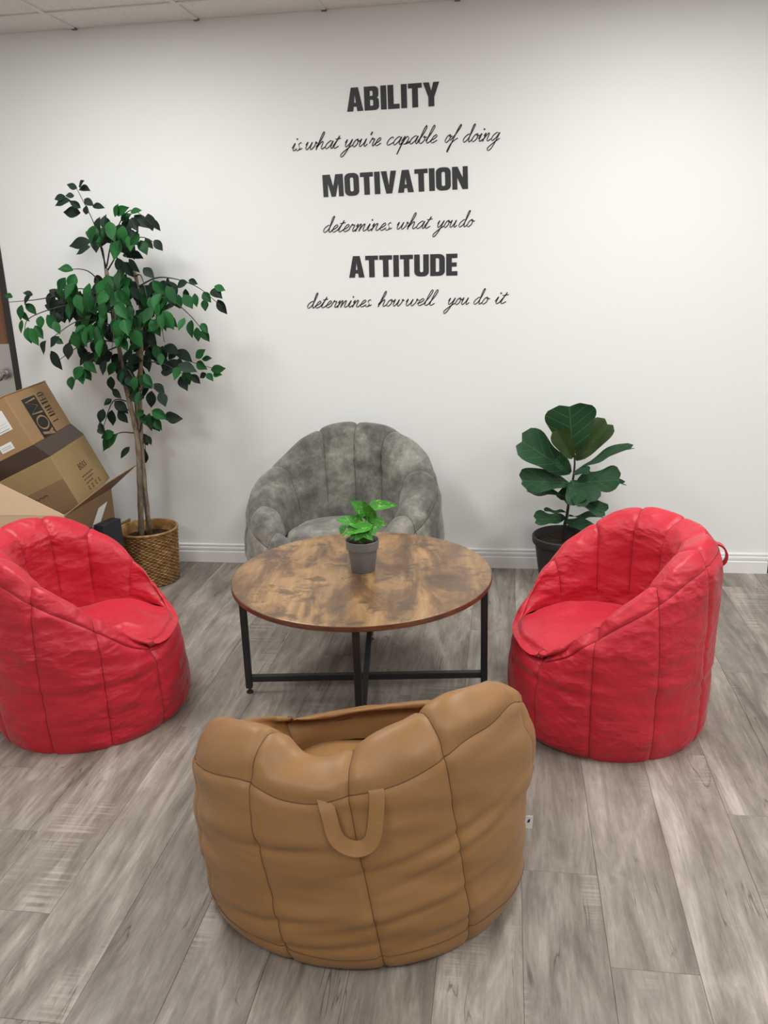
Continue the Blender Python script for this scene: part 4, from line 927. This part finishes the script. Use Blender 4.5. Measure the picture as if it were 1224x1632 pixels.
script_line([('determines', 222, 568, 0), ('what', 585, 755, 0.002), ('you', 782, 882, 0.002), ('do', 884, 968, 0.002)], lambda u: -0.925+(u-222)*0.00102, 1.763, 0.035, 0.0050, 'cursive line determines what you do, under MOTIVATION')
script_line([('determines', 145, 472, 0), ('how', 500, 628, 0), ('well', 632, 780, 0), ('you', 838, 945, 0), ('do', 960, 1045, 0), ('it', 1062, 1122, 0)], lambda u: -1.028+(u-145)*0.001044, 1.397, 0.035, 0.0050, 'cursive line determines how well you do it, under ATTITUDE')

# ------------------------------------------------------------------ cardboard boxes
# small stick letters for print, in a unit cell
ST = {'O': [[(.5+.45*math.sin(2*math.pi*k/18), .5-.5*math.cos(2*math.pi*k/18)) for k in range(19)]], 'M': [[(0, 0), (.08, 1), (.5, .1), (.92, 1), (1, 0)]], 'X': [[(0, 0), (1, 1)], [(0, 1), (1, 0)]], 'L': [[(.1, 1), (.1, 0), (.9, 0)]], 'I': [[(.5, 0), (.5, 1)]], 'T': [[(.5, 0), (.5, 1)], [(0, 1), (1, 1)]],
      'E': [[(.9, 0), (.1, 0), (.1, 1), (.9, 1)], [(.1, .5), (.75, .5)]], 'D': [[(.1, 0), (.1, 1), (.55, 1), (.9, .7), (.9, .3), (.55, 0), (.1, 0)]], 'B': [[(.1, 0), (.1, 1), (.6, 1), (.8, .78), (.6, .54), (.1, .52)], [(.6, .54), (.9, .28), (.65, 0), (.1, 0)]], 'S': [[(.85, .85), (.5, 1), (.15, .78), (.5, .5), (.85, .25), (.5, 0), (.12, .15)]]}
a_ = Vector((-0.211, 0.967, -0.020)).normalized(); c_ = Vector((-0.400, -0.069, 0.914)); c_ = (c_-a_*c_.dot(a_)).normalized(); b_ = c_.cross(a_)   # b: towards photo left
def carton(name, label, K, da, db, dc, mat, mat2=None):
    """closed carton with near top corner K, a into the room depth, b to the left, c up"""
    root = tag(empty(name), label, 'cardboard box', 'pile of cardboard boxes')
    M = Matrix((( *a_,), (*b_,), (*c_,))).transposed().to_4x4(); M.translation = K-c_*dc
    root.matrix_world = M
    body = box('carton_body', 0, da, 0, db, 0, dc, mat, root, 0.003, 2)
    return root, body
KB_ = hit(80, 727, y=3.58)
sB = 3.58/3.55
dB = (0.578*sB, 0.42, 0.267*sB)
bxB, _ = carton('cardboard_box', 'tilted brown carton with dark brown tape ledge and small printed lines', KB_, *dB, MT['card_b'])
def to_px(P):
    q = np.array(P)-_O; return np.array([612+F_PX*(q@_R)/(q@_F), 816-F_PX*(q@_U)/(q@_F)])
def solve2(f, x0, target):
    x = np.array(x0, float)
    for _ in range(40):
        r = f(x)-np.array(target); J = np.stack([(f(x+d)-f(x))/1e-4 for d in np.eye(len(x))*1e-4], 1)
        x = x-np.linalg.lstsq(J, r, rcond=None)[0]*0.7
    return x
hC, oB = solve2(lambda q: to_px(KB_+c_*q[0]+b_*q[1]), (0.07, 0.04), (54, 709))
KA_ = KB_+c_*hC+b_*oB
hA = float(solve2(lambda q: to_px(KA_+c_*q[0])[1:], (0.25,), (632,))[0])
daA = float(solve2(lambda q: to_px(KA_+a_*q[0])[:1], (0.45,), (113,))[0])
dA = (daA, 0.34, hA)
bxA, _ = carton('cardboard_box', 'topmost tilted carton printed OM LIMITED with two white labels', KA_+c_*hA, *dA, MT['card_a'])
# top flaps of the upper carton, lying shut with a visible board edge
box('top_flap', -0.002, dA[0]+0.002, -0.002, dA[1]*0.5-0.001, dA[2], dA[2]+0.005, MT['card_a'], bxA, 0.001)
box('top_flap', -0.002, dA[0]+0.002, dA[1]*0.5+0.001, dA[1]+0.002, dA[2], dA[2]+0.005, MT['card_a'], bxA, 0.001)
# brown tape over the ledge of the lower carton
B4 = [(0, 0), (dB[0], 0), (dB[0], dB[1]), (0, dB[1])]; A4 = [(0, oB), (dA[0], oB), (dA[0], oB+dA[1]), (0, oB+dA[1])]
cv = [(x, y, dB[2]+0.0005) for x, y in B4]+[(x, y, dB[2]+hC-0.0005) for x, y in A4]
link('taped_collar', mesh_py('taped_collar', cv, [(i, (i+1) % 4, (i+1) % 4+4, i+4) for i in range(4)]+[(3, 2, 1, 0), (4, 5, 6, 7)]), MT['tape'], bxB)['label'] = 'dark brown packing tape around the joint'

# print on the upper carton: right face is b = 0 (outward -b); text runs up the face
def faceR(a, c, h): return (a, -h, c)          # a = depth, c = up
def faceF(b, c, h): return (-h, b, c)          # near face a = 0 ; b runs to photo left
def printed(name, strokes, f, nib, mat, parent, h=0.0012): return link(name, ribbon_mesh(name, strokes, f, nib, h, 0, 1, None, False), mat, parent)
W_, C_ = dA[0], dA[2]
lo, hi = -0.0, C_*0.83                        # bar along c, width along a
bw0, bw1 = W_*0.26, W_*0.58
quad('print_bar', [faceR(bw0, 0.002, 0.0012), faceR(bw1, 0.002, 0.0012), faceR(bw1, hi, 0.0012), faceR(bw0, hi, 0.0012)], MT['print'], bxA)
m_ = 0.12*(bw1-bw0)
stp = hi/2.45
for k, ch in enumerate('OM'):
    strokes = [[(bw1-m_+(bw0-bw1+2*m_)*y, stp*(0.42+k)+stp*0.86*x) for x, y in s] for s in ST[ch]]
    printed('print_letter', strokes, faceR, 0.009, MT['print_pale'], bxA, 0.0022)
printed('print_letter', [[(bw0+m_, stp*0.30), (bw1-m_, 0.004)], [(bw1-m_, stp*0.30), ((bw0+bw1)/2, stp*0.14)]], faceR, 0.009, MT['print_pale'], bxA, 0.0022)
for k, ch in enumerate('LIMITED'):
    s0 = C_*(0.20+0.66*k/7)
    strokes = [[(W_*0.78+(W_*0.63-W_*0.78)*y, s0+C_*0.075*x) for x, y in s] for s in ST[ch]]
    printed('print_letter', strokes, faceR, 0.0055, MT['print'], bxA, 0.0012)
# paper labels on the near face
def label_sheet(parent, b0, b1, c0, c1, rows, big=False):
    l_ = quad('paper_label', [faceF(b0, c0, 0.0012), faceF(b1, c0, 0.0012), faceF(b1, c1, 0.0012), faceF(b0, c1, 0.0012)], MT['paper'], parent)
    for (f0, f1, g, hh) in rows:
        quad('label_line', [faceF(b0+(b1-b0)*f0, c0+(c1-c0)*g, 0.002), faceF(b0+(b1-b0)*f1, c0+(c1-c0)*g, 0.002), faceF(b0+(b1-b0)*f1, c0+(c1-c0)*(g+hh), 0.002), faceF(b0+(b1-b0)*f0, c0+(c1-c0)*(g+hh), 0.002)], MT['ink_grey'], l_)
label_sheet(bxA, 0.045, 0.175, C_*0.42, C_*0.80, [(.08, .5, .08, .03), (.1, .8, .25, .012), (.1, .8, .38, .012), (.35, .9, .55, .12)])
label_sheet(bxA, 0.085, 0.150, C_*0.10, C_*0.24, [(.15, .85, .3, .05), (.15, .85, .55, .05)])
# print on the lower carton's right face
W2, C2 = dB[0], dB[2]
for k, ch in enumerate('BOSS'):
    printed('print_letter', [[(W2*(0.42+0.058*k+0.045*x), C2*(0.50+0.10*y)) for x, y in s] for s in ST[ch]], faceR, 0.006, MT['print_brown'], bxB)
rg2 = random.Random(3)
for r_, (f0, f1) in enumerate(((0.38, 0.68), (0.38, 0.64), (0.38, 0.55))):
    x = f0
    while x < f1:
        wl = rg2.uniform(0.03, 0.07)
        printed('print_word', [[(W2*(x+wl*q/6), C2*(0.355-0.07*r_+0.022*(q % 2))) for q in range(7)]], faceR, 0.0035, MT['print_brown'], bxB); x += wl+0.018
for k in range(4):
    cx, cz = W2*(0.38+0.11*k), C2*0.10
    printed('print_icon', [[(cx, cz), (cx+0.020, cz), (cx+0.015, cz+0.008), (cx+0.022, cz+0.016), (cx-0.002, cz+0.016), (cx+0.005, cz+0.008), (cx, cz)]], faceR, 0.004, MT['print_brown'], bxB)
# near face: darker tape patch and script-like mark
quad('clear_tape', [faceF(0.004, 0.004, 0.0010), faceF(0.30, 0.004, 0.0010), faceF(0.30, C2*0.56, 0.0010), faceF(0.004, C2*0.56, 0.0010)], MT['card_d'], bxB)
printed('print_word', [[(0.11+0.012*q, C2*(0.40+0.03*(q % 2))) for q in range(11)]], faceF, 0.005, MT['print_brown'], bxB, 0.002)

# open carton on the floor that holds the pile
ZR = 0.553
P0 = hit(104, 822, z=ZR); P1 = hit(184, 777, z=ZR)
ox = P0.x
oc = tag(empty('open_cardboard_box', (ox, P0.y, 0)), 'large open carton with flaps raised, holding the tilted boxes', 'cardboard box', 'pile of cardboard boxes')
LY = P1.y-P0.y-0.025; LX = 0.74; tk = 0.005
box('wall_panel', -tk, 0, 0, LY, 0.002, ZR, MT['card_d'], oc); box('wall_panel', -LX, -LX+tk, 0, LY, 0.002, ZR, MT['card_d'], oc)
box('wall_panel', -LX+tk, -tk, 0, tk, 0.002, ZR, MT['card_lit'], oc); box('wall_panel', -LX+tk, -tk, LY-tk, LY, 0.002, 0.33, MT['card_d'], oc)   # pushed-down back panel the carton rests over
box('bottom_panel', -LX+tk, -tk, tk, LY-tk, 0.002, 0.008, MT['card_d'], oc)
def ol(v): return Vector((v.x-ox, v.y-P0.y, v.z))
L0 = ol(hit(0, 771, y=P0.y+0.025)); 
fl1 = Vector((-LX, 0, ZR)); ext = (L0-Vector((0, 0, ZR)))
f_ = LX/abs(L0.x); Ltop = Vector((L0.x*f_, L0.y*f_, ZR+(L0.z-ZR)*f_))
quad('front_flap', [Vector((0, 0, ZR)), Ltop, Vector((-LX, -0.002, ZR))], MT['card_lit'], oc, 0.004)
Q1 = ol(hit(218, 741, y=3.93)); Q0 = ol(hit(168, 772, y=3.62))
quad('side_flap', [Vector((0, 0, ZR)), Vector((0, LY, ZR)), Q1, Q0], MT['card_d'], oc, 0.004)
def sideq(u, v): return ol(hit(u, v, x=ox+0.0015))
sh = quad('paper_label', [sideq(171, 799), sideq(157, 810), sideq(145, 846), sideq(160, 833)], MT['paper'], oc, 0.0)
# dark carton and flattened sheets beside the open carton
DZ = 0.0
dc = hit(163, 831, y=3.66)
dk = tag(empty('small_carton', (dc.x+0.028, dc.y, 0), math.radians(-14)), 'small dark navy carton between the open box and the basket', 'cardboard box')
hz = dc.z
box('carton_body', -0.028, 0.03, -0.07, 0.06, 0.001, hz-0.004, MT['navy'], dk, 0.003, 2)
box('lid_flap', -0.028, 0.03, -0.07, -0.001, hz-0.0035, hz, MT['navy'], dk); box('lid_flap', -0.028, 0.03, 0.001, 0.06, hz-0.0035, hz, MT['navy'], dk)
for k, (ua, va, ub, vb, ya, yb, lb) in enumerate(((172, 851, 214, 829, 3.98, 4.22, 'flattened cardboard sheet standing behind the wicker basket, nearer of two'), (165, 849, 205, 826, 4.02, 4.26, 'flattened cardboard sheet behind the wicker basket, nearest the wall'))):
    A_, B_ = hit(ua, va, y=ya), hit(ub, vb, y=yb)
    d_ = Vector((B_.x-A_.x, B_.y-A_.y, 0)); n_ = Vector((-d_.y, d_.x, 0)).normalized()*-0.05
    sh_ = tag(empty('cardboard_sheet', (A_.x, A_.y, 0)), lb, 'cardboard sheet', 'flattened cardboard sheets')
    P = [Vector((0, 0, A_.z)), Vector((d_.x, d_.y, B_.z)), Vector((d_.x, d_.y, 0.001))-n_*0, Vector((0, 0, 0.001))]
    quad('sheet', P, MT['card_d'], sh_, 0.012)
